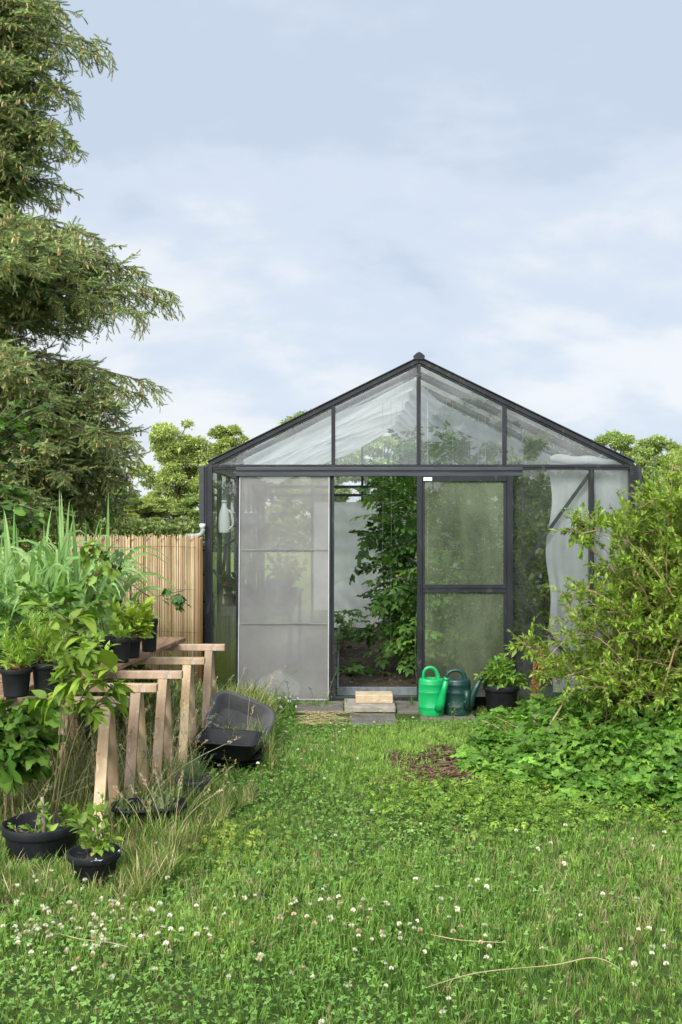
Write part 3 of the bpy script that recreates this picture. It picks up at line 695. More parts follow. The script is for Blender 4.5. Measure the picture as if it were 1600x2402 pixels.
def pot_plants():
    PZ = .731
    def onp(u, v): Y = (CAMZ - PZ) * F / (v - V0); return A((u - U0) / F * Y, Y, PZ)
    LIM = ((.15, .27, .03), (.26, .38, .05), .15)
    # A, B : spiky fine-leaved plants in the front pots
    for (u, v, r, h, lab, tops) in ((38, 1632, .074, .135, 'round black pot at the front end of the planks with reddish feathery seedlings', [(5, 1500), (22, 1460), (45, 1480), (62, 1510), (14, 1530), (50, 1525)]),
                                    (112, 1624, .080, .150, 'round black pot crowded with tall bright feathery stems, second from the front', [(62, 1440), (84, 1425), (108, 1400), (128, 1440), (150, 1480), (95, 1470), (72, 1500), (134, 1505), (118, 1430)])):
        c = onp(u, v); t = thing('potted_plant', lab, 'potted plant', c, 'potted plants on the planks')
        pot_part(t, c, r, h); soil_part(t, c, r, h)
        lv = LV(); ps = []
        for (a, b) in tops:
            for q in range(2):
                y = c[1] + rnd.uniform(-.05, .05); tp = P(a + rnd.uniform(-8, 8), b + rnd.uniform(-5, 25) * (1 + q), y)
                b0 = c + A(rnd.uniform(-.05, .05), rnd.uniform(-.04, .04), h * .88)
                p = bez(b0, (b0 + tp) / 2 + A(rnd.uniform(-.02, .02), 0, .03), tp, 9); ps.append(p)
                lv.along(p, 60, .046, ((.19, .32, .04), (.33, .45, .07), .13), .1, 1.0, 1.0, -.15, .2, .55)
        stems_and_leaves(t, ps, lv, LEAF_NAR, .0022, (.22, .16, .06))
        if u < 60:   # red leaf rosette
            lv = LV(); n = 26; dd = rdir(n) * A(1, 1, .4) + A(0, 0, .4); lv.put(np.tile(c + A(.0, -.02, h), (n, 1)) + rng.normal(0, .02, (n, 3)) * A(1, 1, .3), nrm(dd), rng.uniform(.03, .06, n), cj(n, (.42, .08, .05), (.28, .22, .06)))
            k = MB(); lv.flush(k, LEAF_NAR); k.build('red_leaves', M['leaf'], t)
    # C, D, E : low ones behind, D carries a climbing vine
    for (u, v, r, h, lab) in ((209, 1573, .058, .125, 'small black pot half hidden behind big drooping leaves'), (285, 1553, .056, .145, 'narrow black pot between the vine pot and the lime green plant')):
        c = onp(u, v); t = thing('potted_plant', lab, 'potted plant', c, 'potted plants on the planks')
        pot_part(t, c, r, h); soil_part(t, c, r, h); lv = LV(); ps = []
        for i in range(7):
            b0 = c + A(rnd.uniform(-.03, .03), rnd.uniform(-.03, .03), h * .88); tp = b0 + A(rnd.uniform(-.06, .06), rnd.uniform(-.05, .05), rnd.uniform(.04, .10)); p = bez(b0, (b0 + tp) / 2, tp, 5); ps.append(p); lv.along(p, 7, .04, LIM, .3, 1)
        stems_and_leaves(t, ps, lv, LEAF_OV, .0018)
    c = onp(249, 1548); r, h = .072, .135
    t = thing('potted_plant', 'black pot with a slender climbing vine of round leaves rising before the reeds', 'potted plant', c, 'potted plants on the planks')
    pot_part(t, c, r, h); soil_part(t, c, r, h); lv = LV(); ps = []
    ch = [(248, 1500), (232, 1420), (228, 1350), (222, 1300), (214, 1278)]
    y = c[1]
    main = np.array([P(a, b, y) for a, b in ch]); ps.append(main)
    for (a, b, a2, b2, n) in ((228, 1360, 268, 1335, 7), (228, 1350, 196, 1372, 7), (224, 1310, 262, 1348, 6), (222, 1300, 190, 1330, 6), (232, 1410, 272, 1440, 6), (240, 1450, 205, 1470, 6), (216, 1280, 240, 1300, 6), (215, 1280, 195, 1300, 7), (236, 1430, 206, 1420, 6)):
        p = bez(P(a, b, y), P((a + a2) / 2, min(b, b2) - 8, y - .05), P(a2, b2, y + rnd.uniform(-.12, .1)), 6); ps.append(p); lv.along(p, n, .052, ((.10, .20, .03), (.22, .32, .05), .2), .3, 1, .9, .5)
    lv.along(main, 26, .042, LIM, .3, 1, 1.0, .2)
    stems_and_leaves(t, ps, lv, ROUND, .0035, (.16, .09, .05))
    # F : lime-green leafy shrub
    c = onp(310, 1542); r, h = .056, .115
    t = thing('potted_plant', 'black pot with a bushy yellow-green plant beside the fig pot', 'potted plant', c, 'potted plants on the planks')
    pot_part(t, c, r, h); soil_part(t, c, r, h); lv = LV(); ps = []
    for i in range(30):
        b0 = c + A(rnd.uniform(-.03, .03), rnd.uniform(-.03, .03), h * .9); tp = P(rnd.uniform(262, 358), rnd.uniform(1412, 1490), c[1] + rnd.uniform(-.12, .1)); p = bez(b0, (b0 + tp) / 2 + A(0, 0, .03), tp, 7); ps.append(p); lv.along(p, 13, .058, ((.17, .26, .02), (.32, .40, .05), .15), .35, 1, .9, .1, .25, .8, True)
    stems_and_leaves(t, ps, lv, LEAF_OV, .0025)
    # G : young fig
    c = onp(350, 1527); r, h = .055, .205
    t = thing('potted_plant', 'tall black pot with a leaning fig branch reaching across the reed screen', 'potted plant', c, 'potted plants on the planks')
    pot_part(t, c, r, h, .82); soil_part(t, c, r, h)
    y = c[1]; lv = LV(); ps = [bez(c + A(0, 0, h * .88), P(360, 1420, y), P(353, 1402, y), 6), np.array([P(353, 1402, y), P(325, 1382, y), P(290, 1362, y), P(268, 1352, y), P(240, 1320, y + .1)]), bez(P(353, 1402, y), P(370, 1398, y), P(432, 1385, y), 6)]
    n = 17
    for (lo_, hi_, m) in (((362, 1378), (440, 1425), 20), ((225, 1283), (292, 1340), 13), ((285, 1400), (330, 1425), 4)):
        p = np.stack([P(rnd.uniform(lo_[0], hi_[0]), rnd.uniform(lo_[1], hi_[1]), y + rnd.uniform(-.06, .06)) for _ in range(m)])
        d = nrm(rng.normal(0, 1, (m, 3)) * A(1, .8, .3) + A(0, -.5, -.45)); lv.put(p, d, rng.uniform(.055, .085, m), cj(m, (.045, .10, .025), (.09, .17, .04)))
    stems_and_leaves(t, ps, lv, LOBE, .005, (.12, .08, .06), .6)
pot_plants()

def tub(name, label, cat, c, w, d, h, mat, rot=(0, 0, 0), taper=.86, e=5.0, wall=.012, lip=.012, group=None, part=None):
    k = MB(); R = rz(rot[2]) @ ry(rot[1]) @ rx(rot[0])
    prof = [(.001, 0), (taper * .94, 0), (taper, h * .04), (.97, h * .95), (1 + lip / w * 2, h * .955), (1 + lip / w * 2, h), (.985, h), (.965 - wall / w, h * .985), (taper - wall / w, h * .07), (taper * .90, h * .04), (.001, h * .038)]
    k.lathe(prof, 48, c, w / 2, d / 2, rot=R, e=e)
    o = k.build(name, M[mat]); return setp(o, label, cat, group)
def ground_pots():
    c = G(97, 1990) * A(1, 1, 0); c = A(P(97, 0, 4.64)[0], 4.64, -.07)
    t = thing('planted_tub', 'wide black ground tub with a bare stake and a young plant of big drooping leaves', 'planted tub', c)
    pot_part(t, c, .172, .245, .84, fill=.5); soil_part(t, c, .158, .245, .52)
    k = MB(); k.tube([c + A(0.01, 0, .08), c + A(.012, 0, .22), c + A(.004, 0, .36)], [.011, .010, .008], 7, (.30, .24, .18)); k.build('stake', M['stem'], t)
    # small leafy weed and the big drooping-leaf plant growing out of it
    lv = LV(); ps = []
    for i in range(12):
        b0 = c + A(rnd.uniform(-.02, .12), rnd.uniform(-.08, .08), .13); tp = b0 + A(rnd.gauss(.0, .05), rnd.gauss(0, .05), rnd.uniform(.09, .2)); p = bez(b0, (b0 + tp) / 2, tp, 5); ps.append(p); lv.along(p, 8, .05, ((.10, .20, .03), (.24, .34, .05), .15), .4, 1, .9, .2)
    k = MB(); [k.tube(p, .0015, 4, (.2, .2, .08)) for p in ps]; k.build('weed_stems', M['stem'], t); k = MB(); lv.flush(k, LEAF); k.build('weed_leaves', M['leaf'], t)
    lv = LV(); ps = []; y0 = 4.66
    mains = [((120, 1930), (140, 1740), (150, 1560), (165, 1440)), ((112, 1930), (150, 1740), (205, 1600), (262, 1510)), ((128, 1930), (150, 1760), (150, 1620), (118, 1520)), ((130, 1930), (160, 1760), (215, 1650), (285, 1600))]
    for mpts in mains:
        p = np.array([P(a, b, y0 - .12 * i / 3) for i, (a, b) in enumerate(mpts)]); p = np.concatenate([bez(p[0], p[1], (p[1] + p[2]) / 2, 6)[:-1], bez((p[1] + p[2]) / 2, p[2], p[3], 6)]); ps.append(p)
        lv.along(p, 16, .085, ((.11, .20, .025), (.27, .37, .05), .15), .6, 1, 1.1, .3, .25, .75, True)
        for q in range(7):
            s = rnd.uniform(.6, .98); b0 = at(p, [s])[0][0]; tp = b0 + A(rnd.uniform(-.13, .17), rnd.uniform(-.15, .12), rnd.uniform(-.02, .09)); b = bez(b0, (b0 + tp) / 2 + A(0, 0, .04), tp, 5); ps.append(b)
            lv.along(b, 6, .085, ((.12, .22, .025), (.28, .38, .05), .15), .4, 1, .8, .35, .2, .9, True)
    stems_and_leaves(t, ps, lv, leaf_tpl(6, .5, .18, -.4, .72), .0035, (.14, .12, .05), .3)
    # small pot with pale rim
    c = A(P(221, 0, 4.3)[0], 4.3, -.02)
    t = thing('potted_plant', 'black pot with a torn white rim, nearest pot in the grass', 'potted plant', c)
    pot_part(t, c, .110, .175, .70); soil_part(t, c, .11, .165)
    k = MB(); th = np.linspace(-1.7, .5, 16); k.tube([c + A(.108 * math.cos(a), .108 * math.sin(a), .168 + rnd.uniform(-.003, .003)) for a in th], [.004, .006, .003, .006, .004], 6); k.build('rim_lining', M['tag'], t)
    lv = LV(); ps = []
    for (a, b) in ((190, 1940), (175, 1900), (212, 1890), (226, 1905), (250, 1935), (268, 1965), (240, 1870), (200, 1965), (258, 1985)):
        tp = P(a, b, 4.25 + rnd.uniform(-.08, .08)); b0 = c + A(rnd.uniform(-.03, .03), 0, .14); p = bez(b0, (b0 + tp) / 2 + A(rnd.uniform(-.03, .03), 0, .02), tp, 6); ps.append(p); lv.along(p, 13, .046, ((.12, .22, .03), (.27, .37, .06), .2), .3, 1, .9, .1)
    stems_and_leaves(t, ps, lv, LEAF_OV, .0025, (.12, .07, .06))
    # trough, small pot
    c = A(P(350, 0, 5.02)[0], 5.02, 0)
    t = thing('trough', 'oval black trough sunk in the dry grass, planted with pale weeds', 'trough', c)
    k = MB(); k.lathe([(.001, 0), (.8, 0), (.96, .135), (1.02, .136), (1.02, .15), (.95, .15), (.9, .11), (.001, .105)], 40, c, .185, .12, e=3.0, rot=rz(.2)); k.build('shell', M['black'], t)
    lv = LV(); ps = []
    for i in range(16):
        b0 = c + A(rnd.uniform(-.13, .13), rnd.uniform(-.07, .07), .11); tp = b0 + A(rnd.uniform(-.05, .05), rnd.uniform(-.04, .04), rnd.uniform(.05, .14)); p = bez(b0, (b0 + tp) / 2, tp, 5); ps.append(p); lv.along(p, 12, .03, ((.16, .22, .08), (.30, .36, .15), .2), .2, 1, .7, 0)
    stems_and_leaves(t, ps, lv, LEAF_S, .0018, (.25, .2, .1))
    c = A(P(452, 0, 5.62)[0], 5.62, 0)
    t = thing('potted_plant', 'dark grey pot of fine grey-green herb beside the stacked trays', 'potted plant', c)
    pot_part(t, c, .095, .12, .8, mat='dusty'); soil_part(t, c, .095, .12); lv = LV(); ps = []
    for i in range(46):
        b0 = c + A(rnd.uniform(-.05, .05), rnd.uniform(-.05, .05), .1); tp = b0 + A(rnd.gauss(0, .07), rnd.gauss(0, .06), rnd.uniform(.06, .17)); p = bez(b0, (b0 + tp) / 2, tp, 5); ps.append(p); lv.along(p, 18, .016, ((.10, .18, .07), (.20, .28, .12), .2), .2, 1, .8, 0)
    stems_and_leaves(t, ps, lv, LEAF_NAR, .0014, (.16, .2, .08))
    # tubs and trays
    yt = 6.45
    tub('nursery_tray', 'flat black nursery tray at the bottom of the stack', 'tray', P(537, 0, yt)[[0]].tolist() + [yt, .0], .42, .36, .045, 'black', (0, 0, -.12), .93, 9, group='stacked black trays')
    tub('nursery_tray', 'flat black nursery tray, middle one of the stack', 'tray', P(540, 0, yt)[[0]].tolist() + [yt + .01, .028], .42, .36, .045, 'black', (0, .02, -.07), .93, 9, group='stacked black trays')
    tub('nursery_tray', 'flat black nursery tray skewed on top of the stack, right under the open box', 'tray', P(534, 0, yt)[[0]].tolist() + [yt - .02, .056], .42, .34, .045, 'black', (0.03, -.03, -.22), .93, 9, group='stacked black trays')
    tub('storage_box', 'open rectangular black box lying on the stacked trays', 'box', P(540, 0, yt)[[0]].tolist() + [yt - .16, .10], .38, .26, .11, 'black', (.13, .05, -.10), .84, 9)
    tub('mortar_tub', 'weathered dark grey mortar tub tipped on edge over the black box', 'tub', list(P(556, 1708, 6.80)), .42, .33, .13, 'dusty', (.80, .36, .0), .78, 5)
ground_pots()

def watering_can(label, mat, c, w, d, h, kind):
    t = thing('watering_can', label, 'watering can', c, 'watering cans outside the door')
    k = MB(); pr = [(.001, 0), (.93, 0), (.97, .008)]
    for (z, r) in ((.04, .985), (.06, 1.0), (.064, 1.02), (.072, 1.02), (.076, 1.0), (h * .5, 1.0), (h * .62, .99), (h * .635, 1.01), (h * .65, .99), (h * .84, .98), (h * .855, 1.0), (h * .87, .98), (h * .95, .97), (h * .985, .93), (h, .85), (h * 1.012, .6), (h * 1.0, .34), (h * .9, .30), (h * .88, .001)):
        pr.append((r, z))
    k.lathe([(a, b) for a, b in pr], 48, c, w, d); k.build('body', M[mat], t)
    k = MB()
    if kind == 0:
        hp = [(-.062, .0), (-.066, .05), (-.05, .088), (-.012, .104), (.03, .088), (.052, .04), (.056, -.01)]
        p = np.array([c + A(x, -.0, h + z - .012) for x, z in hp]); k.tube(smooth_path(p), [.012, .013, .014, .015, .015, .017, .02], 12)
    else:
        hp = [(-.085, -.01), (-.088, .035), (-.068, .066), (-.02, .078), (.03, .072), (.056, .04), (.066, -.015)]
        p = np.array([c + A(x, -.0, h + z - .008) for x, z in hp]); k.tube(smooth_path(p), [.012, .013, .013, .014, .015, .017, .02], 12)
    k.build('handle', M[mat], t)
    k = MB()
    if kind == 0:
        sp = np.array([c + A(.055, -.075, .055), c + A(.068, -.095, .12), c + A(.088, -.115, .21), c + A(.108, -.13, .315)])
        k.tube(sp, [.040, .034, .024, .017], 14)
    else:
        sp = np.array([c + A(.075, -.035, .05), c + A(.10, -.05, .12), c + A(.135, -.06, .21), c + A(.185, -.07, .305)])
        k.tube(sp, [.042, .034, .024, .0165], 14)
    e = sp[-1]; ax = nrm(sp[-1] - sp[-2]); k.tube([e - ax * .018, e + ax * .004], [.0205, .0215], 14); 
    s = k.build('spout', M[mat], t)
    k = MB(); k.tube([e + ax * .0042, e + ax * .0052], .014, 14); k.build('spout_mouth_shade', M['tank'], s)  # dark disc painting the shade inside the spout's closed mouth
    if kind == 1:
        k = MB(); k.tube([c + A(.066, -.07, .06), c + A(.066, -.082, .15), c + A(.066, -.078, .205)], [.028, .028, .024], 12); k.build('lug', M[mat], t)
def smooth_path(p, n=26):
    p = np.asarray(p, float); m = len(p); d = np.concatenate([[0], np.cumsum(np.linalg.norm(np.diff(p, axis=0), axis=1))]); t = np.linspace(0, d[-1], n * 4)
    q = np.stack([np.interp(t, d, p[:, i]) for i in range(3)], 1); w = max(3, n // 3)
    for _ in range(2):
        qq = np.concatenate([np.repeat(q[:1], w, 0), q, np.repeat(q[-1:], w, 0)]); q2 = np.stack([np.convolve(qq[:, i], np.ones(2 * w + 1) / (2 * w + 1), 'valid') for i in range(3)], 1); q2[0], q2[-1] = q[0], q[-1]; q = q2
    return q[::4]
watering_can('bright green plastic watering can standing beside the open doorway', 'green1', A(P(1012, 0, 7.98)[0], 7.98, .006), .104, .085, .292, 0)
watering_can('dark green plastic watering can right of the bright green one', 'green2', A(P(1073, 0, 8.0)[0], 8.0, .006), .108, .088, .285, 1)

def door_things():
    c = A(P(1176, 0, 8.06)[0], 8.06, 0); t = thing('potted_mint', 'large black pot overflowing with bright green mint before the glass door', 'potted plant', c)
    pot_part(t, c, .143, .235, .8); soil_part(t, c, .143, .235); lv = LV(); ps = []
    for i in range(60):
        b0 = c + A(rnd.gauss(0, .05), rnd.gauss(0, .05), .2); a = rnd.uniform(0, 6.28); q = rnd.random() ** .5
        tp = c + A(.21 * q * math.cos(a) , .17 * q * math.sin(a), .25 + .17 * (1 - q * q) + rnd.uniform(-.03, .05)); p = bez(b0, (b0 + tp) / 2 + A(0, 0, .05), tp, 7); ps.append(p)
        lv.along(p, 18, .052, ((.10, .21, .03), (.23, .36, .06), .15), .3, 1, 1.0, .15, .25, .7, True)
    for (u, v) in ((1148, 1575), (1168, 1548), (1199, 1552), (1176, 1568), (1215, 1585)):
        tp = P(u, v, 8.06); b0 = c + A(0, 0, .25); p = bez(b0, (b0 + tp) / 2 + A(.02, 0, 0), tp, 7); ps.append(p); lv.along(p, 16, .045, ((.10, .22, .03), (.23, .36, .06), .15), .4, 1, .9, .1, .2, .7, True)
    stems_and_leaves(t, ps, lv, LEAF, .0022, (.14, .22, .06))
    c = P(1130, 0, 8.38); tub('plant_tray', 'black rectangular tray between the dark watering can and the mint pot', 'tray', (c[0], 8.34, 0), .34, .26, .11, 'black', (0, 0, 0), .9, 8)
    k = MB(); a, b = P(834, 0, 8.3)[0], P(921, 0, 8.3)[0]; k.box(a, b, 8.24, 8.42, .048, .118)
    setp(k.build('brick_slab', M['brick'], bevel=.006), 'yellowish rough block forming the upper step before the doorway', 'block')
    k = MB(); a, b = P(808, 0, 8.25)[0], P(926, 0, 8.25)[0]; k.box(a, b, 8.10, 8.47, .0, .047)
    setp(k.build('step_slab', M['conc'], bevel=.006), 'grey slab under the yellowish block, forming the lower step', 'slab')
    for i, (u0, u1, ya, yb, lab) in enumerate(((690, 806, 8.12, 8.46, 'worn paving slab left of the step, littered with dry straw'), (820, 925, 7.62, 8.06, 'worn paving slab in the grass in front of the step'), (932, 1010, 8.10, 8.46, 'worn paving slab right of the step beside the bright green can'), (1016, 1110, 7.9, 8.3, 'worn paving slab beneath the watering cans'))):
        k = MB(); k.box(P(u0, 0, 8.1)[0], P(u1, 0, 8.1)[0], ya, yb, -.03, (.006 if i != 1 else .0005) + i * .0006)
        if i == 3: k = MB(); k.box(P(985, 0, 8.0)[0], P(1110, 0, 8.0)[0], 7.84, 8.09, -.03, .0055)
        setp(k.build('paving_slab', M['conc2'], bevel=.005), lab, 'paving slab', 'paving slabs before the greenhouse')
    k = MB(); k.box(GX0 - .03, GX1 + .03, 8.475, 8.555, -.05, .012)
    setp(k.build('kerb', M['conc2'], bevel=.005), kind='structure')
    # straw
    k = MB(); n = 90
    for i in range(n):
        p0 = G(rnd.uniform(690, 790), rnd.uniform(1668, 1700), .02); a = rnd.gauss(0, .35); l = rnd.uniform(.06, .22)
        k.tube([p0, p0 + A(l * .5 * math.cos(a), l * .5 * math.sin(a), rnd.uniform(0, .015)), p0 + A(l * math.cos(a), l * math.sin(a), -.004)], .0016, 4, A(.5, .38, .2) * rnd.uniform(.7, 1.2))
    setp(k.build('dry_straw', M['stem']), 'thin layer of dry straw stalks on the paving left of the step', 'straw', kind='stuff')
    # dry stalks lying on the lawn
    for pts, lab in ((((1000, 2318), (1100, 2290), (1200, 2270), (1330, 2262), (1395, 2243), (1440, 2262), (1470, 2285)), 'long pale dry stalk lying on the lawn at the lower right'),
                     (((1010, 2186), (1075, 2200), (1130, 2208), (1190, 2212)), 'short straight dry stalk lying among white clover'),
                     (((135, 2190), (190, 2205), (260, 2215), (310, 2230)), 'thin dry stalk lying on the lawn at the lower left')):
        k = MB(); k.tube(smooth_path([G(a, b, .055) + A(0, 0, rnd.uniform(-.01, .012)) for a, b in pts], 20), [.001, .0022, .0014, .0024, .001], 5, (.42, .34, .19)); setp(k.build('dry_stalk', M['stem']), lab, 'stalk')
door_things()

def inside_things():
    # jug in the corner
    c = P(526, 1250, 8.68); t = thing('plastic_jug', 'white plastic jug with handle hanging behind the narrow left pane', 'jug', c)
    k = MB(); k.lathe([(.001, 0), (.042, 0), (.048, .01), (.050, .05), (.049, .13), (.044, .17), (.034, .205), (.026, .225), (.022, .235), (.022, .265), (.001, .265)], 28, c, 1, .62); k.build('bottle', M['jug'], t)
    k = MB(); k.tube(smooth_path([c + A(.022, -.0, .20), c + A(.055, -.0, .19), c + A(.078, -.0, .13), c + A(.076, 0, .06), c + A(.04, 0, .03)]), .011, 8); k.build('handle', M['jug'], t)
    k = MB(); k.lathe([(.001, 0), (.024, 0), (.024, .022), (.001, .022)], 20, c + A(0, 0, .263)); k.build('cap', M['jug'], t)
    # bench with things
    b = thing('potting_bench', 'dark slatted potting bench along the left wall, seen through the insect screen', 'bench', (-.72, 10.0, 0))
    k = MB(); k.box(-1.08, -.42, 8.95, 11.2, .76, .79); k.build('top', M['frame_in'], b)
    for x in (-1.05, -.46):
        for y in (9.0, 11.1): k = MB(); k.box(x - .02, x + .02, y - .02, y + .02, .015, .76); k.build('leg', M['frame_in'], b)
    k = MB(); k.box(-1.08, -.42, 8.94, 8.949, .70, .79); k.build('apron', M['slate'], b)
    s = thing('wall_shelf', 'narrow shelf above the potting bench on the left wall', 'shelf', (-1.0, 10.0, 1.35)); 
    k = MB(); k.box(-1.10, -.80, 8.9, 11.8, 1.50, 1.52); k.build('board', M['frame_in'], s)
    for y in (9.3, 11.3): k = MB(); k.bar((-1.10, y, 1.3), (-.82, y, 1.5), .02, .02, (0, 1, 0)); k.build('bracket', M['frame_in'], s)
    tub('seed_tray', 'pale open box standing on the shelf behind the insect screen', 'box', (-.92, 9.8, 1.522), .24, .4, .11, 'tag', e=8)
    c = A(-.62, 9.25, .792); t = thing('watering_can', 'dark grey watering can on the potting bench behind the insect screen', 'watering can', c)
    k = MB(); k.lathe([(.001, 0), (.098, 0), (.10, .01), (.10, .2), (.092, .215), (.05, .225), (.045, .2), (.001, .2)], 32, c, 1, .9); k.build('body', M['slate'], t)
    k = MB(); k.tube(smooth_path([c + A(-.07, 0, .21), c + A(-.05, 0, .27), c + A(.03, 0, .28), c + A(.12, 0, .23), c + A(.14, 0, .12), c + A(.10, 0, .04)]), .013, 10); k.build('handle', M['slate'], t)
    k = MB(); k.tube([c + A(-.09, 0, .05), c + A(-.2, .0, .16), c + A(-.3, 0, .3)], [.03, .02, .014], 10); k.build('spout', M['slate'], t)
    for (x, y, z, cols, lab, hgt_, sp) in ((-.50, 9.9, .79, ((.30, .32, .04), (.5, .45, .05), .15), 'yellow-flowered potted plant on the bench behind the insect screen', .3, .16), (-1.0, 8.98, .79, ((.06, .13, .03), (.12, .2, .05), .15), 'potted plant with a red flower behind the narrow left pane', .22, .08), (-.62, 10.7, .79, ((.06, .13, .03), (.13, .22, .05), .2), 'green potted plant at the far end of the bench', .4, .15), (-.95, 10.3, .79, ((.06, .13, .03), (.13, .22, .05), .2), 'tall leafy potted plant against the left glass wall', .45, .13)):
        c = A(x, y, z + .002); t = thing('potted_plant', lab, 'potted plant', c); pot_part(t, c, .06, .1); lv = LV(); ps = []
        for i in range(16):
            tp = c + A(rnd.gauss(0, sp * .6), rnd.gauss(0, sp * .6), .1 + rnd.uniform(.3, 1) * hgt_); p = bez(c + A(0, 0, .09), (c + tp) / 2 + A(0, 0, .08), tp, 6); ps.append(p); lv.along(p, 12, .06, cols, .25, 1, .9, .3)
        stems_and_leaves(t, ps, lv, LEAF_OV)
        if x == -1.0:
            k = MB(); n = 30; k.inst(ROUND, c + A(-.02, -.04, .20) + rng.normal(0, .012, (n, 3)), frames(rdir(n)), rng.uniform(.012, .022, n), cj(n, (.7, .04, .02), (.5, .02, .02))); k.build('red_flower', M['yellow'], t)
    k = MB(); k.tube([P(502, 1338, 9.0), P(556, 1425, 9.05)], .012, 8, (.10, .2, .14)); setp(k.build('garden_cane', M['stem']), 'thick green cane leaning behind the narrow left pane', 'cane')
    # strings
    for (u, y, z0) in ((898, 9.5, 1.2), (917, 9.5, .25), (944, 9.8, 1.85), (1003, 9.2, .8), (1048, 9.4, 1.0), (1062, 9.4, .3), (1072, 9.7, 1.2), (1122, 9.5, .4), (1138, 9.3, 1.3), (1226, 9.0, 1.5), (930, 10.4, .3)):
        k = MB(); x = P(u, 0, y)[0]; zt = roofz(x) - .08; k.tube([(x, y, zt), (x + .004, y, (zt + z0) / 2), (x - .003, y, z0)], .0022, 4); setp(k.build('garden_twine', M['string']), 'pale twine hanging from the greenhouse roof for plants to climb', 'twine', 'twines hanging from the greenhouse roof')
    # tomato plants
    spots = [(.38, 9.85, 2.1), (.56, 9.5, 2.3), (.70, 10.0, 2.4), (.56, 10.9, 2.3), (.74, 9.25, 2.0), (.78, 11.2, 2.4), (1.0, 9.3, 2.4), (1.2, 9.7, 2.5), (1.42, 9.35, 2.3), (1.15, 10.8, 2.5), (1.55, 10.4, 2.5), (1.9, 10.9, 2.3), (2.2, 10.1, 2.2), (1.75, 12.2, 2.3), (1.2, 12.5, 2.4), (1.62, 9.2, 1.5)]
    labs = ['tomato plant leaning furthest left in the open doorway', 'leafy tomato plant in the middle of the doorway, tied to a twine', 'tall tomato plant reaching the roof just inside the doorway', 'tomato plant in the second row behind the doorway',
            'tomato plant beside the sliding door edge, bare at its foot', 'tomato plant deep in the bed behind the doorway']
    for i, (x, y, h) in enumerate(spots):
        c = A(x, y, .03); lab = labs[i] if i < 6 else 'dark leafy tomato plant behind the dirty glass door and panes'
        n_dens = 36 if i < 6 else 40; t = thing('tomato_plant', lab, 'tomato plant', c, 'tomato plants growing in the greenhouse bed')
        m = np.array([c + A(.05 * math.sin(z * 2.3 + i), .05 * math.cos(z * 2 + i), z) for z in np.linspace(0, h, 14)])
        lv = LV(); ps = [m]; n = int(n_dens * h)
        lv.along(m, n, .25, ((.06, .145, .03), (.16, .29, .06), .2), .10, 1, 1.35, .45, .22, .65)
        k = MB(); k.tube(m, [.008, .004], 6, (.16, .22, .08))
        for p, d, sz in zip(lv.P[0], lv.D[0], lv.S[0]):
            if rnd.random() < .5: k.tube([p, p + d * sz * .5], .002, 4, (.14, .22, .06))
        k.build('stem', M['stem'], t)
        for q in range(5):
            s = .2 + .15 * q; b0 = at(m, [s])[0][0]; d = nrm(rdir(1)[0] * A(1, 1, .2)); p = bez(b0, b0 + d * .14 + A(0, 0, .05), b0 + d * .26 - A(0, 0, .02), 6); lv.along(p, 9, .2, ((.035, .095, .02), (.10, .19, .04), .18), .2, 1, 1, .4)
        k = MB(); lv.flush(k, TOM, .4); k.build('foliage', M['leaf'], t)
        if i < 6:
            for q in range(5):
                pz = at(m, [rnd.uniform(.15, .6)])[0][0] + A(rnd.uniform(-.08, .08), -rnd.uniform(.03, .1), 0); k = MB(); th = np.linspace(0, math.pi, 8); k.lathe([(max(.001, .017 * math.sin(a)), -.016 * math.cos(a)) for a in th], 14, pz, col=rnd.choice([(.12, .22, .05), (.16, .24, .05), (.26, .22, .05)])); k.build('tomato', M['stem'], t)
    for (x, y, lab, n, hh) in ((-.02, 11.3, 'low broad-leaved seedling clump left of the tomatoes', 22, .42), (.12, 12.6, 'broad-leaved plant at the far left end of the bed', 40, .4), (.1, 9.9, 'small weed clump at the left edge of the soil bed', 26, .12)):
        c = A(x, y, .03); t = thing('broadleaf_plant', lab, 'plant', c); lv = LV(); ps = []
        for i in range(n):
            tp = c + A(rnd.gauss(0, .14), rnd.gauss(0, .14), rnd.uniform(.15, 1) * hh); ps.append(bez(c, (c + tp) / 2 + A(0, 0, .05), tp, 5)); lv.put(tp[None], nrm(A(rnd.gauss(0, 1), rnd.gauss(-.6, 1), -.2))[None], A(rnd.uniform(.09, .15)), cj(1, (.04, .11, .02), (.11, .2, .04)))
        lv.S = [np.atleast_1d(s) for s in lv.S]; stems_and_leaves(t, ps, lv, LOBE)
    # fruit trees on the right
    def fruit(c, top, n, lab, lean, cols, lf):
        t = thing('fruit_tree', lab, 'fruit tree', c); lv = LV(); ps = []
        m = smooth_path(np.array([c, c + A(lean * .3, 0, top * .35), c + A(lean * .6, .05, top * .7), c + A(lean, 0, top)]), 20)
        k = MB(); k.tube(m, [.018, .012, .004], 8); k.build('trunk', M['bark'], t)
        for i in range(n):
            s = rnd.uniform(.12, .98); b0 = at(m, [s])[0][0]; a = rnd.uniform(0, 6.28); l = rnd.uniform(.12, .40) * (1.15 - .75 * s)
            tp = b0 + A(l * math.cos(a), l * math.sin(a) * .8, l * rnd.uniform(.2, .9)); tp[2] = min(tp[2], roofz(tp[0]) - .06); p = bez(b0, (b0 + tp) / 2 - A(0, 0, .02), tp, 6); ps.append(p); lv.along(p, 17, lf, cols, .15, 1, .8, .05, .2, .8)
        lv.along(m, 40, lf, cols, .3, 1, .8, .0)
        stems_and_leaves(t, ps, lv, LEAF_OV, .003, (.2, .17, .09))
    GR = ((.17, .30, .04), (.36, .46, .08), .18)
    fruit(A(1.90, 9.02, .03), 2.38, 110, 'tall slender fruit tree touching the glass roof beside the curtains', -.16, GR, .075)
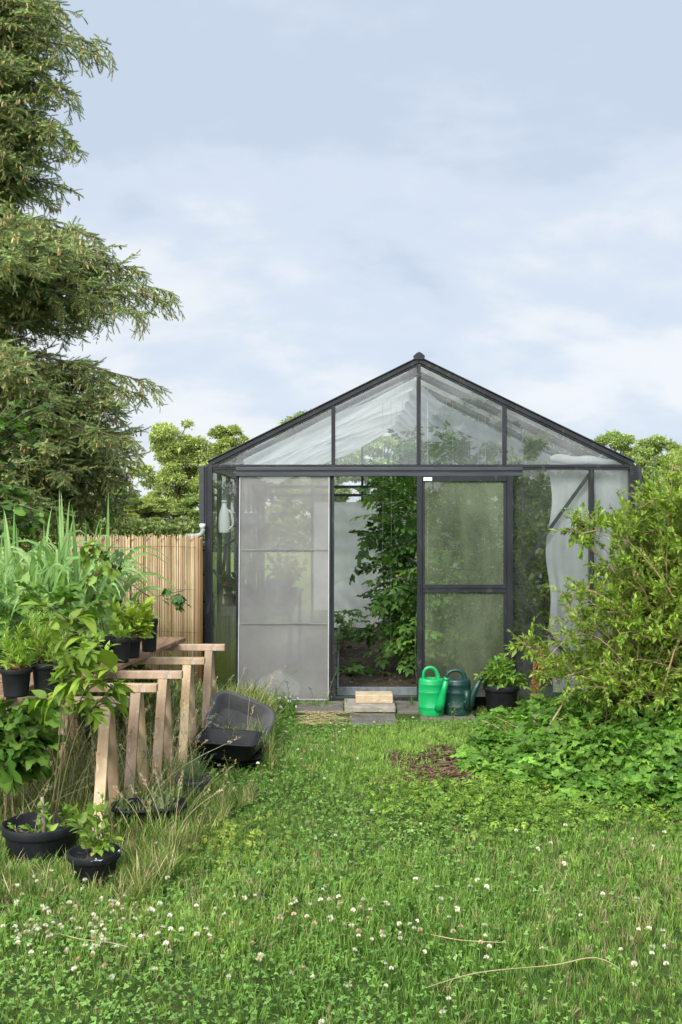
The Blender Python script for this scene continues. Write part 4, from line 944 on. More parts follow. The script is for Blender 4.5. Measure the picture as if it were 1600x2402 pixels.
    fruit(A(2.12, 9.55, .03), 2.18, 55, 'smaller fruit tree behind the tall one, its tip above the right curtain', .12, GR, .07)
    fruit(A(1.66, 8.98, .03), 2.2, 95, 'young fruit tree behind the pane right of the sliding door', -.08, ((.16, .28, .04), (.38, .45, .08), .18), .07)
    fruit(A(1.38, 10.0, .03), 2.5, 70, 'fruit tree behind the sliding door whose top shows in the gable glass', -.1, GR, .075)
    fruit(A(.95, 10.4, .03), 2.45, 60, 'leafy young tree below the ridge, seen through the gable glass', -.12, GR, .075)
inside_things()

# ------------------------------------------------------------------ vegetation
def inpoly(u, v, poly):
    c = np.zeros(np.shape(u), bool); n = len(poly)
    for i in range(n):
        x1, y1 = poly[i]; x2, y2 = poly[(i + 1) % n]
        c ^= ((y1 > v) != (y2 > v)) & (u < (x2 - x1) * (v - y1) / (y2 - y1 + 1e-9) + x1)
    return c
def to_px(p): return U0 + p[:, 0] / p[:, 1] * F, V0 + (CAMZ - p[:, 2]) / p[:, 1] * F
def vnoise(x, y, s, seed=0):
    r = np.zeros_like(x)
    g = np.random.default_rng(100 + seed)
    for i in range(9):
        a = g.uniform(0, 6.28); f = s * g.uniform(.5, 1.9); r += np.sin((x * math.cos(a) + y * math.sin(a)) * f + g.uniform(0, 6.28))
    return r / 4.2

# background trees: leaf clumps carried by limbs
def tree_mesh(seed, H, R, ncl, lpc, leaf, cols, low=.12, flat=.5):
    g = np.random.default_rng(seed); tr = MB(); cr = MB()
    tr.tube([(0, 0, -.3), (.04 * R, 0, H * .25), (0, .05 * R, H * .5), (.05 * R, 0, H * .85)], [H * .028, H * .02, H * .013, H * .003], 8)
    Pc = []
    while len(Pc) < ncl:
        p = g.uniform(-1, 1, 3); q = np.linalg.norm(p)
        if q > 1 or q < .35: continue
        z = low + (1 - low) * (p[2] * .5 + .5)
        wob = 1 + .22 * math.sin(3 * math.atan2(p[1], p[0]) + seed) + .15 * math.sin(z * 11 + seed)
        prof = 1.0 if z < .72 else 1.0
        Pc.append((p[0] * R * wob, p[1] * R * wob, z * H))
    allp, alld, allc = [], [], []
    for i, c in enumerate(Pc):
        c = np.array(c); rr = R * g.uniform(.12, .30); hz = c[2] - g.uniform(.1, .28) * H
        s0 = A(0, 0, max(.15 * H, hz)); 
        if i % 2 == 0: tr.tube(bez(s0, (s0 + c) / 2 - A(0, 0, .03 * H), c, 6), [H * .009, H * .002], 5)
        n = int(lpc * (rr / (R * .25)) ** 2); d = nrm(g.normal(0, 1, (n, 3))); rad = g.uniform(.2, 1, (n, 1)) ** .5 * np.exp(g.normal(0, .16, (n, 1)))
        bump = 1 + .25 * np.sin(d[:, :1] * 7 + i) * np.sin(d[:, 1:2] * 6 + d[:, 2:] * 5 + i)
        p = c + d * rad * rr * bump * A(1, 1, flat); allp.append(p)
        alld.append(nrm(d + g.normal(0, .7, (n, 3)) + A(0, 0, -.1)))
        t = g.random((n, 1)); cc = A(*cols[0]) * (1 - t) + A(*cols[1]) * t; allc.append(np.clip(cc * np.exp(g.normal(0, .12, (n, 1))) * g.uniform(.8, 1.2), 0, 1))
    p = np.concatenate(allp); n = len(p)
    cr.inst(RH, p, frames(np.concatenate(alld), None, .5), leaf * np.exp(g.normal(0, .3, n)), np.concatenate(allc))
    return tr, cr
def mk_tree(label, loc, tr, cr, group='trees in the distance'):
    t = thing('tree', label, 'tree', (0, 0, 0), group); tr.build('trunk', M['bark'], t); cr.build('crown', M['leaf_far'], t); t.location = loc; return t
OAK = ((.25, .31, .09), (.47, .52, .18))
OAKG = ((.20, .28, .09), (.40, .47, .16))
def trees():
    Y = 62.0; s = F / Y
    def zt(v): return CAMZ - (v - V0) / s
    protos = []
    for i, (u, v, w, cols, lab, Yq) in enumerate((
            (415, 985, 172, OAK, 'tallest yellow-green tree between the spruce and the greenhouse', 62),
            (543, 992, 110, OAK, 'yellow-green tree top just above the left eave of the greenhouse', 66),
            (1452, 1018, 130, OAKG, 'mid green tree above the right eave of the greenhouse', 64),
            (735, 946, 170, OAKG, 'tree whose top peeps over the left roof slope', 58))):
        z = CAMZ - (v - V0) / (F / Yq); R = w / 2 / (F / Yq) * 1.08
        tr, cr = tree_mesh(i + 3, z, R, 80, 620, .155, cols); protos.append((mk_tree(lab, ((u - U0) / F * Yq, Yq, 0), tr, cr), z, R))
    for (pi, u, v, w, Yq, rzv, lab) in ((1, 340, 1165, 110, 48, 1.0, 'low spreading yellow-green tree at the foot of the tallest left tree'), (2, 255, 1120, 120, 55, 2.0, 'mid green tree just behind the spruce skirt'),
                                 (2, 60, 1100, 160, 52, 1.2, 'dark tree behind the hazel at the left edge'), (3, 905, 1010, 150, 62, 2.2, 'tree seen through the open doorway'),
                                 (0, 1080, 1020, 160, 66, 1.1, 'yellow-green tree seen through the gable glass right of the ridge'), (2, 1270, 1030, 150, 62, .7, 'tree behind the right-hand greenhouse panes'),
                                 (2, 1532, 1030, 120, 66, 2.9, 'green tree second from the right edge, beyond the shrub'), (0, 1610, 1042, 120, 60, 3.9, 'tree cut by the right edge of the picture'),
                                 (3, 640, 1080, 130, 60, .4, 'tree behind the insect screen door'), (2, 480, 1150, 110, 50, 4.4, 'low dark tree beside the left eave'), (1, 160, 1150, 140, 50, 4.4, 'low tree behind the tall grass')):
        o, z, R = protos[pi]; z2 = CAMZ - (v - V0) / (F / Yq); r2 = w / 2 / (F / Yq) * 1.08
        copy_thing(o, ((u - U0) / F * Yq, Yq, 0), rzv, (r2 / R, r2 / R, z2 / z), lab)
    # hedge
    t = thing('hedge', 'long dark hedge along the far side of the field', 'hedge', (0, 45, 0)); n = 60000
    x = rng.uniform(-24, 24, n); z = rng.uniform(0, 1, n) ** .8 * (1.3 + .4 * vnoise(x, x * 0, .9)) ; y = 45 + rng.uniform(-1.3, .8, n)
    k = MB(); k.inst(RH, np.stack([x, y, z], 1), frames(rdir(n)), rng.uniform(.13, .3, n), cj(n, (.10, .15, .045), (.24, .28, .09))); k.build('foliage', M['leaf_far'], t)
    k = MB()
    for i in range(90): xx = -24 + i * .54; k.tube([(xx, 45, 0), (xx + rnd.uniform(-.3, .3), 45 + rnd.uniform(-.3, .3), 1.5)], .03, 5)
    k.build('stems', M['bark'], t)
    copy_thing(t, (0, -52, 0), 0, (1.6, 1, 2.6), 'tall hedge across the field behind the viewer, mirrored in the glass')
    # trees behind the camera, which the gable glass mirrors
    for (pi, x, y, sx, sz, r, lab) in ((0, -11, -42, 1.5, 1.15, .5, 'broad tree behind the viewer, mirrored darkly in the left gable glass'), (3, 9, -50, 1.5, 1.2, 1.5, 'tree behind the viewer, mirrored in the gable glass right of the ridge'), (2, -24, -46, 1.6, 1.3, 2.5, 'tree far behind the viewer to the left'), (2, 24, -48, 1.6, 1.3, .2, 'tree far behind the viewer to the right')):
        copy_thing(protos[pi][0], (x, y, 0), r, (sx, sx, sz), lab)
trees()

# spruce
def spruce():
    bx, by = -5.15, 13.0; t = thing('spruce', 'huge dark spruce hung with tan cones along the left edge', 'tree', (bx, by, 0))
    k = MB(); k.tube([(bx, by, -.1), (bx + .05, by, 3), (bx, by + .05, 7), (bx, by, 12.5)], [.24, .19, .12, .03], 10); k.build('trunk', M['bark'], t)
    s = F / by
    prof = [(-500, .35), (-200, 1.1), (0, 1.42), (70, 1.4), (112, 1.9), (150, 1.4), (215, 1.6), (265, 1.3), (330, 1.6), (385, 1.3), (440, 1.5), (475, 1.05), (520, .95), (550, 1.6), (600, 2.35), (650, 2.65), (690, 3.02), (725, 2.3), (755, 1.35), (810, 1.15), (850, 1.7), (900, 2.78), (935, 2.35), (985, 2.3), (1040, 2.55), (1120, 2.4), (1190, 2.35), (1240, 2.0)]
    pv = np.array([p[0] for p in prof], float); pr = np.array([p[1] for p in prof])
    sprP, sprD, sprS, sprC = [], [], [], []; wood = MB(); twig = MB(); cones = []
    v = -480.0; i = 0
    while v < 1235:
        nb = 10
        for j in range(nb):
            vv = v + rnd.uniform(-14, 14); ztip = CAMZ - (vv - V0) / s; R = np.interp(vv, pv, pr) * rnd.uniform(.62 if vv < 930 else .82, 1.0)
            a = i * 1.1 + j * 2 * math.pi / nb + rnd.uniform(-.3, .3)
            if math.cos(a) < -.5: R *= .7
            if j == 0: a = rnd.uniform(-.35, .15)
            zb = ztip + R * rnd.uniform(.10, .28); p0 = A(bx, by, zb); tip = A(bx + R * math.cos(a), by + R * math.sin(a), ztip)
            mid = (p0 + tip) / 2 + A(0, 0, -.05 * R if vv < 1000 else .05)
            path = bez(p0, mid - A(0, 0, .08 * R), tip + A(0, 0, .03 * R), 10)
            wood.tube(path, [.022, .004], 5)
            front = math.sin(a) < .75
            # side sprays
            ns = max(7, int(R * 12)) if front else 5
            for q in range(ns):
                f = (.22 if vv < 950 else .30) + (.78 if vv < 950 else .70) * (q + rnd.random()) / ns; b0, T = at(path, [f]); b0 = b0[0]; T = T[0]
                side = A(-T[1], T[0], 0) * rnd.choice((-1, 1)); l = (.16 + .50 * (1 - f) * min(R, 2) * .5 + .12 * rnd.random())
                e = b0 + (T * .75 + side * rnd.uniform(.3, 1.0)) * l + A(0, 0, rnd.uniform(-.55, .28) * (l + .1))
                b = bez(b0, (b0 + e) / 2 + A(0, 0, .03), e, 5); twig.tube(b, [.006, .002], 4, caps=False)
                m = max(6, int(l * 38)); tt = np.linspace(.1, 1, m); pp, TT = at(b, tt)
                sd = np.cross(TT, A(0, 0, 1)) * np.where(np.arange(m) % 2 == 0, 1, -1)[:, None]
                D = TT * .8 + sd * rng.uniform(.5, 1.25, (m, 1)) + rng.normal(0, .22, (m, 3)) + A(0, 0, -.12); D[-1] = TT[-1] + A(0, 0, .35)
                sprP.append(pp); sprD.append(D); sprS.append(rng.uniform(.09, .15, m)); sprC.append(cj(m, (.17, .24, .085), (.38, .45, .17), .22))
                # hanging curtains of branchlets
                if rnd.random() < .26:
                    hl = rnd.uniform(.15, .42); h0 = at(b, [rnd.uniform(.2, .9)])[0][0]; hb = bez(h0, h0 + A(.02, 0, -hl * .5), h0 + A(rnd.uniform(-.06, .06), rnd.uniform(-.06, .06), -hl), 5); twig.tube(hb, [.003, .0015], 4, caps=False)
                    m = int(hl * 26) + 2; pp, TT = at(hb, np.linspace(.15, 1, m)); D = TT + rng.normal(0, .5, (m, 3)); sprP.append(pp); sprD.append(D); sprS.append(rng.uniform(.05, .10, m)); sprC.append(cj(m, (.19, .24, .085), (.40, .43, .17), .22))
                if front and rnd.random() < .5:
                    for w in range(rnd.randint(1, 4)): cones.append(at(b, [rnd.uniform(.3, 1)])[0][0] + A(rnd.uniform(-.03, .03), rnd.uniform(-.03, .03), -.012))
        v += 27 if v < 1000 else 34; i += 1
    for (ut, vt) in ((405, 690), (398, 712), (372, 906), (330, 925), (250, 112), (228, 122), (325, 1042), (175, 215), (172, 330), (160, 445), (322, 640), (345, 735), (300, 1120), (230, 560), (150, 300), (160, 25), (290, 1200)):
        yy = by + rnd.uniform(-1.2, .2); tip = P(ut, vt, yy); R = tip[0] - bx; p0 = A(bx, by, tip[2] + R * .22); path = bez(p0, (p0 + tip) / 2 + A(0, 0, .06 * R), tip, 12); wood.tube(path, [.022, .004], 5)
        for q in range(int(R * 17)):
            f = .25 + .75 * (q + rnd.random()) / int(R * 17); b0, T = at(path, [f]); b0 = b0[0]; T = T[0]; side = A(-T[1], T[0], 0) * rnd.choice((-1, 1)); l = .10 + .34 * (1 - f) + .12 * rnd.random()
            e = b0 + (T * .7 + side * rnd.uniform(.2, .9)) * l + A(0, 0, rnd.uniform(-.75, .22) * (l + .1)); b = bez(b0, (b0 + e) / 2 + A(0, 0, .03), e, 5); twig.tube(b, [.006, .002], 4, caps=False)
            m = max(5, int(l * 32)); pp, TT = at(b, np.linspace(.1, 1, m)); sd = np.cross(TT, A(0, 0, 1)) * np.where(np.arange(m) % 2 == 0, 1, -1)[:, None]
            sprP.append(pp); sprD.append(TT * .8 + sd * rng.uniform(.5, 1.25, (m, 1)) + rng.normal(0, .25, (m, 3)) + A(0, 0, -.15)); sprS.append(rng.uniform(.09, .15, m)); sprC.append(cj(m, (.17, .24, .085), (.38, .45, .17), .22))
            if rnd.random() < .8: cones.append(at(b, [rnd.uniform(.3, 1)])[0][0] + A(0, 0, -.012))
            if rnd.random() < .3:
                hl = rnd.uniform(.12, .38) * (1.2 - .6 * f); hb = bez(e, e + A(.01, 0, -hl * .5), e + A(rnd.uniform(-.05, .05), 0, -hl), 5); twig.tube(hb, [.003, .0015], 4, caps=False); m = int(hl * 30) + 2; pp, TT = at(hb, np.linspace(.1, 1, m)); sprP.append(pp); sprD.append(TT + rng.normal(0, .5, (m, 3))); sprS.append(rng.uniform(.06, .12, m)); sprC.append(cj(m, (.19, .24, .085), (.40, .43, .17), .22))
    # bare dead inner twigs low down
    for q in range(110):
        a = rnd.uniform(-2.6, .4); z = rnd.uniform(1.3, 3.2); r = rnd.uniform(.8, 2.1); p0 = A(bx, by, z); e = p0 + A(r * math.cos(a), r * math.sin(a), -rnd.uniform(0, .6)); b = bez(p0, (p0 + e) / 2 + A(0, 0, .15), e, 7); twig.tube(b, [.012, .003], 4, caps=False)
        for w in range(4): c = at(b, [rnd.uniform(.4, 1)])[0][0]; twig.tube([c, c + A(rnd.gauss(0, .12), rnd.gauss(0, .12), -rnd.uniform(.05, .3))], .002, 3, caps=False)
    wood.build('limbs', M['bark'], t); M['twig'] = solid_mat('dead_twigs', (.07, .05, .035), (.20, .15, .10), .85); twig.build('twigs', M['twig'], t)
    # sprig: needles round a shoot
    V, Fs = [], []; m = 40
    for q in range(m):
        x = .04 + .92 * q / m; th = q * 2.4; d = nrm(A(.85, math.cos(th), math.sin(th))); n2 = nrm(np.cross(d, A(1, 0, 0))); o = A(x, 0, 0); L_ = .24 * (1 - .3 * x); b = len(V); V += [o - n2 * .034, o + n2 * .034, o + d * L_]; Fs.append((b, b + 1, b + 2))
    SPR = T_(V, Fs); Pp, Dd, Ss, Cc = (np.concatenate(x) for x in (sprP, sprD, sprS, sprC)); n = len(Pp)
    # yellowish fresh growth on part of the shoots
    fresh = rng.random(n) < .09; Cc[fresh] = cj(int(fresh.sum()), (.30, .32, .08), (.42, .40, .13))
    k = MB(); k.inst(SPR, Pp, frames(Dd), Ss, Cc); k.build('needles', M['needle'], t); print('sprigs', n)
    th = np.linspace(0, math.pi, 6); kk = MB(); kk.lathe([(max(.002, .011 * math.sin(a) ** .8), -.032 * (1 - math.cos(a))) for a in th], 7); V = np.concatenate(kk.V); CT = (V, [f for f, _, _ in kk.Fs if f.shape[1] == 4], np.ones((len(V), 3)))
    cp = np.array(cones); n = len(cp); k = MB(); Rm = frames(np.tile(A(1, 0, 0), (n, 1)) + rng.normal(0, .25, (n, 3)), None, .2); k.inst(CT, cp, Rm, rng.uniform(.8, 1.3, n), cj(n, (.40, .29, .11), (.56, .43, .20)), smooth=True); o = k.build('cones', M['stem'], t); o['kind'] = 'stuff'; print('cones', n)
spruce()

def ribbon(mb, path, w, col, fold=.15, mid=1.25, nrm_hint=None):
    path = np.asarray(path); m = len(path); T = nrm(np.gradient(path, axis=0)); h = A(0, -1, .2) if nrm_hint is None else nrm_hint
    sd = nrm(np.cross(T, np.tile(h, (m, 1)))); n = np.cross(sd, T)
    s = np.linspace(0, 1, m); ww = w / 2 * np.minimum(1, .5 + 2 * s) * np.clip((1 - s) * 2.2, .02, 1)
    Lp = path - sd * ww[:, None] + n * (fold * ww)[:, None]; Rp = path + sd * ww[:, None] + n * (fold * ww)[:, None]
    Pg = np.stack([Lp, path, Rp], 1); cc = np.tile(np.array(col)[None, None], (m, 3, 1)); cc[:, 1] *= mid; mb.sheet(Pg, cc.reshape(-1, 3), smooth=True)

def left_plants():
    # silver grass clump behind the planks
    t = thing('silver_grass', 'clump of tall broad-bladed ornamental grass rising before the spruce', 'ornamental grass', (-1.9, 7.2, 0)); k = MB()
    for i in range(330):
        b = A(min(rnd.gauss(-2.15, .32), -1.72 - rnd.random() * .3) , rnd.gauss(7.25, .25), .0); a = rnd.uniform(0, 6.28); H = rnd.uniform(1.2, 1.62); r = rnd.uniform(.3, .8)
        if rnd.random() < .07: H = rnd.uniform(1.45, 1.78); r = rnd.uniform(.02, .15)
        c = cj(1, (.10, .21, .05), (.25, .36, .13), .1)[0]; m = b + A(r * .25 * math.cos(a), r * .25 * math.sin(a), H * .9)
        drop = rnd.uniform(.3, 1.1) * r if r > .2 else -.12
        e = b + A(r * math.cos(a), r * math.sin(a), H * .95 - drop); ribbon(k, bez(b, m + A(0, 0, H * .25 if r > .2 else 0), e, 13), rnd.uniform(.022, .04), c, .3, 1.5, nrm(A(rnd.gauss(0, .6), -1, .3)))
    k.build('blades', M['leaf'], t)
    # hazel
    t = thing('hazel_bush', 'hazel bush with big round leaves at the left edge before the spruce', 'bush', (-3.25, 8.3, 0)); lv = LV(); ps = []
    for i in range(120):
        u, v = rnd.uniform(-190, 118), rnd.uniform(935, 1255)
        if u > 60 + 70 * math.sin(v * .021 + 1.2) * .9 and not (v < 1010 and u < 120): u -= 110
        y = rnd.uniform(7.9, 8.9); tp = P(u, v, y); b0 = A(-3.3 + rnd.uniform(-.15, .15), 8.3 + rnd.uniform(-.15, .15), rnd.uniform(.2, 1.5)); p = bez(b0, A(-3.2, 8.3, (tp[2] + b0[2]) / 2 + .5), tp, 9); ps.append(p); lv.along(p, 22, .088, ((.035, .09, .02), (.13, .24, .035), .15), .4, 1, .9, .45, .22, .8)
    stems_and_leaves(t, ps, lv, ROUND, .008, (.14, .1, .07), .35)
    # raspberries
    for (x0, x1, v0, v1, y0, y1, n, base, lab, sz) in ((-60, 225, 1375, 1485, 5.7, 6.4, 24, (-1.85, 6.2, 0), 'raspberry canes with toothed leaves between the silver grass and the front pots', .12),
                                          (-40, 120, 1650, 1790, 4.75, 5.2, 22, (-1.75, 5.0, 0), 'raspberry cane growing beneath the planks at the left edge', .125)):
        t = thing('raspberry_bush', lab, 'bush', base); lv = LV(); ps = []
        for i in range(n):
            tp = P(rnd.uniform(x0, x1), rnd.uniform(v0, v1), rnd.uniform(y0, y1)); b0 = A(*base) + A(rnd.gauss(0, .15), rnd.gauss(0, .12), .0); p = bez(b0, A(b0[0], b0[1], tp[2] * .8), tp, 9); ps.append(p); lv.along(p, 7, sz, ((.075, .17, .025), (.17, .28, .05), .15), .5, 1, .9, .35, .2, .9)
        stems_and_leaves(t, ps, lv, TRI, .0035, (.2, .14, .09), .35)
    # thicket of nettle-like filler behind the planks
    t = thing('weed_thicket', 'dense green thicket behind the planks and pots at the left edge', 'thicket', (-1.9, 6.6, 0)); lv = LV(); ps = []
    for i in range(110):
        b0 = A(rnd.uniform(-2.9, -1.35), rnd.uniform(6.3, 7.3), 0); H = rnd.uniform(.5, .95) - max(0, b0[0] + 1.9) * .5; p = bez(b0, b0 + A(0, 0, H * .6), b0 + A(rnd.gauss(0, .12), rnd.gauss(0, .1), H), 7); ps.append(p); lv.along(p, 24, .065, ((.04, .10, .02), (.13, .22, .04), .15), .15, 1, 1, .3, .25, .7)
    stems_and_leaves(t, ps, lv, LEAF_OV, .003)
left_plants()

def big_shrub():
    poly = [(1338, 1228), (1350, 1205), (1375, 1215), (1420, 1195), (1450, 1205), (1485, 1215), (1510, 1180), (1545, 1155), (1575, 1120), (1640, 1100), (1900, 1120), (1900, 1850), (1640, 1830), (1560, 1790), (1430, 1760), (1390, 1800), (1340, 1700), (1385, 1640), (1400, 1560), (1330, 1545), (1300, 1600), (1265, 1570), (1240, 1500), (1310, 1480), (1345, 1420), (1375, 1380), (1400, 1345), (1405, 1290), (1370, 1265)]
    t = thing('large_shrub', 'sprawling light green shrub with tangled tan stems covering the right corner of the greenhouse', 'shrub', (2.45, 7.0, 0)); lv = LV(); ps = []; k = MB()
    n = 0
    while n < 290:
        u, v = rnd.uniform(1225, 1900), rnd.uniform(1095, 1850)
        if not inpoly(np.array(u), np.array(v), poly): continue
        y = rnd.uniform(6.35, 7.9); tp = P(u, v, y)
        if tp[2] < .12: continue
        n += 1
        b0 = A(rnd.gauss(2.55, .30), rnd.gauss(7.05, .25), 0); mid = A(b0[0] * .55 + tp[0] * .45, (b0[1] + y) / 2, max(tp[2], .5) * rnd.uniform(.75, 1.25)); p = bez(b0, mid, tp, 12) + rng.normal(0, .008, (12, 3)); L0 = np.linalg.norm(tp - b0)
        r = rnd.uniform(.003, .008); dark = rnd.random() < .3
        k.tube(p, [r, r * .35], 5, A(*((.13, .08, .045) if dark else (.33, .23, .12))) * rnd.uniform(.75, 1.1))
        nt_ = int(9 + L0 * 8)
        for q in range(nt_):
            f = rnd.uniform(.30, 1); c, T = at(p, [f]); c = c[0]; T = T[0]; d = nrm(rdir(1)[0] * .8 + T * .5 + A(0, 0, .6)); l = rnd.uniform(.08, .25); e = c + d * l
            b = bez(c, (c + e) / 2, e + A(0, 0, -.02), 5); k.tube(b, [.003, .0012], 4, A(.34, .22, .12) * rnd.uniform(.7, 1.1), caps=False)
            lv.along(b, 20, .038, ((.12, .22, .02), (.29, .40, .05), .17), .12, 1, .9, -.08, .28, .75, True)
    # long arching stems reaching left
    for pts in (((1560, 1700), (1460, 1545), (1385, 1475), (1330, 1490), (1262, 1570)), ((1500, 1620), (1440, 1545), (1350, 1580), (1287, 1598)), ((1450, 1420), (1380, 1380), (1340, 1390), (1336, 1460)), ((1400, 1300), (1365, 1262), (1345, 1235)), ((1290, 1700), (1340, 1620), (1420, 1560), (1480, 1530)), ((1260, 1530), (1240, 1518), (1222, 1508)), ((1400, 1260), (1380, 1250), (1355, 1228), (1340, 1215)), ((1530, 1750), (1500, 1810), (1482, 1905))):
        y = 6.7; p = smooth_path([P(a, b, y) for a, b in pts], 16); k.tube(p, [.007, .003], 6, (.42, .31, .18) if len(pts) > 3 else (.34, .24, .14))
        if pts[0][1] > 1740: continue
        for q in range(14):
            f = rnd.uniform(.25, 1); c = at(p, [f])[0][0]; d = nrm(rdir(1)[0] + A(-.2, 0, .3)); e = c + d * rnd.uniform(.08, .2); b = bez(c, (c + e) / 2, e, 5); k.tube(b, [.003, .001], 4, (.34, .22, .12), caps=False); lv.along(b, 16, .040, ((.12, .22, .02), (.29, .40, .05), .17), .15, 1, .9, -.08, .28, .75, True)
    k.build('stems', M['stem'], t); k = MB(); lv.flush(k, leaf_tpl(4, .42, .25, -.2, .7), .45); k.build('foliage', M['leaf'], t)
    # pale shrub before the mint
    t = thing('pale_shrub', 'low shrub with creamy twigs and yellowing leaves below the potted mint', 'shrub', (1.35, 6.9, 0)); lv = LV(); k = MB()
    for i in range(34):
        u, v = rnd.uniform(1125, 1345), rnd.uniform(1672, 1800)
        if v < 1700 and 1180 < u < 1230 : v += 40
        y = rnd.uniform(6.7, 7.2); tp = P(u, v, y); b0 = A(1.36 + rnd.uniform(-.12, .2), 6.95, 0); p = bez(b0, (b0 + tp) / 2 + A(0, 0, .02), tp, 8); k.tube(p, [.005, .0025], 5, A(.5, .42, .26) * rnd.uniform(.8, 1.1))
        yel = rnd.random() < .28; lv.along(p, 14, .05, (((.26, .30, .05), (.42, .42, .10), .12) if yel else ((.07, .14, .03), (.19, .27, .07), .15)), .4, 1, .8, .1, .2, .8)
    k.build('stems', M['stem'], t); k = MB(); lv.flush(k, LEAF, .4); k.build('foliage', M['leaf'], t)
    # rusty dock
    t = thing('dock_plant', 'rust-brown dried dock stalk twined with green leaves between the mint and the curtain', 'plant', (P(1255, 0, 7.7)[0], 7.7, 0)); k = MB(); lv = LV(); lg = LV(); ps = []
    for i in range(7):
        p = smooth_path([P(1255 + rnd.uniform(-14, 14), 1740, 7.7), P(1252 + rnd.uniform(-12, 12), 1650, 7.7), P(1262 + rnd.uniform(-14, 14), 1560, 7.7), P(1275 + rnd.uniform(-30, 30), 1500, 7.7)], 14); ps.append(p); lv.along(p, 90, .016, ((.30, .12, .03), (.45, .22, .06), .2), .1, .8, 1.2, .2); lg.along(p, 10, .05, ((.12, .22, .03), (.26, .33, .05), .15), .1, 1, 1, .2)
    for p in ps: k.tube(p, .003, 4, (.35, .16, .06))
    k.build('stems', M['stem'], t); k = MB(); lv.flush(k, RH); k.build('dried_seeds', M['leaf'], t); k = MB(); lg.flush(k, LEAF_OV); k.build('foliage', M['leaf'], t)
    # globe thistles over the shrub
    for (u, v, lab) in ((1487, 1078, 'globe thistle just above the right eave corner'), (1533, 1088, 'tallest full globe thistle right of the side vent'), (1549, 1108, 'small globe thistle between two larger heads'), (1553, 1131, 'lowest globe thistle, beside the shrub top')):
        y = 9.6; c = P(u, v, y); t = thing('globe_thistle', lab, 'thistle', (c[0], y, 0), 'globe thistles behind the greenhouse corner'); k = MB(); b0 = A(c[0] + .1, y, 0); p = bez(b0, (b0 + c) / 2 + A(.04, 0, 0), c, 8); k.tube(p, [.008, .004], 6, (.30, .36, .2)); k.build('stem', M['stem'], t)
        k = MB(); n = 260; d = rdir(n); k.inst(RHN, np.tile(c, (n, 1)) + d * .008, frames(d), rng.uniform(.016, .024, n), cj(n, (.30, .38, .24), (.42, .48, .34), .08)); k.build('flower_head', M['leaf'], t)
        lv = LV(); lv.along(p, 26, .16, ((.07, .14, .04), (.15, .23, .07), .15), .2, .85, 1, .2); k = MB(); lv.flush(k, LEAF_NAR); k.build('foliage', M['leaf'], t)
    # tall weeds behind the shrub
    t = thing('tall_weeds', 'feathery tall green weeds between the greenhouse corner and the distant trees', 'weeds', (3.0, 9.6, 0)); lv = LV(); ps = []
    for i in range(60):
        b0 = A(rnd.uniform(2.75, 3.8), rnd.uniform(9.0, 10.2), 0); H = rnd.uniform(1.4, 2.0); p = bez(b0, b0 + A(0, 0, H * .6), b0 + A(rnd.gauss(0, .12), 0, H), 8); ps.append(p); lv.along(p, 34, .09, ((.06, .13, .03), (.15, .23, .05), .2), .2, 1, .8, .1)
    stems_and_leaves(t, ps, lv, LEAF_NAR, .004)
big_shrub()

# ---- lawn
def scatter(n, ymin, ymax, umin=-90, umax=1690, dens=None):
    # uniform on the ground, inside the view wedge with a margin
    y = np.sqrt(rng.uniform(ymin ** 2, ymax ** 2, n)); x = (rng.uniform(umin, umax, n) - U0) / F * y
    z = hgt(x, y) - .006
    return np.stack([x, y, z], 1)
PAVE = [(690, 1655), (1120, 1655), (1120, 1692), (930, 1700), (905, 1704), (868, 1708), (835, 1706), (800, 1696), (690, 1692)]
BROWN = [(895, 1800), (925, 1775), (985, 1782), (1040, 1752), (1100, 1768), (1115, 1800), (1130, 1845), (1075, 1858), (1040, 1838), (985, 1850), (940, 1838), (960, 1815)]
ELDER = [(1085, 1790), (1120, 1740), (1180, 1700), (1640, 1690), (1700, 1935), (1560, 1905), (1400, 1885), (1250, 1855), (1130, 1840)]
def blade_tpl(seed, n=9, spread=.4, h=1.0, w=.05):
    g = np.random.default_rng(seed); V, Fq, Ft, Ct = [], [], [], []
    for i in range(n):
        a = g.uniform(0, 6.28); r = spread * g.uniform(0, .35); b = A(r * math.cos(a), r * math.sin(a), 0); a2 = g.uniform(0, 6.28); H = h * g.uniform(.55, 1.1); out = g.uniform(.15, .85) * H * .8
        d = A(math.cos(a2), math.sin(a2), 0); sd = A(-d[1], d[0], 0); c = g.uniform(.8, 1.25); o = len(V)
        for s, ww in ((0, 1), (.4, .9), (.75, .6)): p = b + d * out * s ** 1.7 + A(0, 0, H * (s - .18 * s ** 3)); V += [p - sd * w * ww / 2, p + sd * w * ww / 2]; Ct += [(c * .85,) * 3 if s == 0 else (c,) * 3] * 2
        V.append(b + d * out + A(0, 0, H * .80)); Ct.append((c * 1.1,) * 3)
        Fq += [(o, o + 1, o + 3, o + 2), (o + 2, o + 3, o + 5, o + 4)]; Ft.append((o + 4, o + 5, o + 6))
    return T_(V, Fq + Ft, Ct)
def upR(n, tilt=.12):
    a = rng.uniform(0, 6.28, n); z = nrm(np.stack([rng.normal(0, tilt, n), rng.normal(0, tilt, n), np.ones(n)], 1)); x = np.stack([np.cos(a), np.sin(a), np.zeros(n)], 1); x = nrm(x - z * np.sum(x * z, 1, keepdims=True)); return np.stack([x, np.cross(z, x), z], -1)
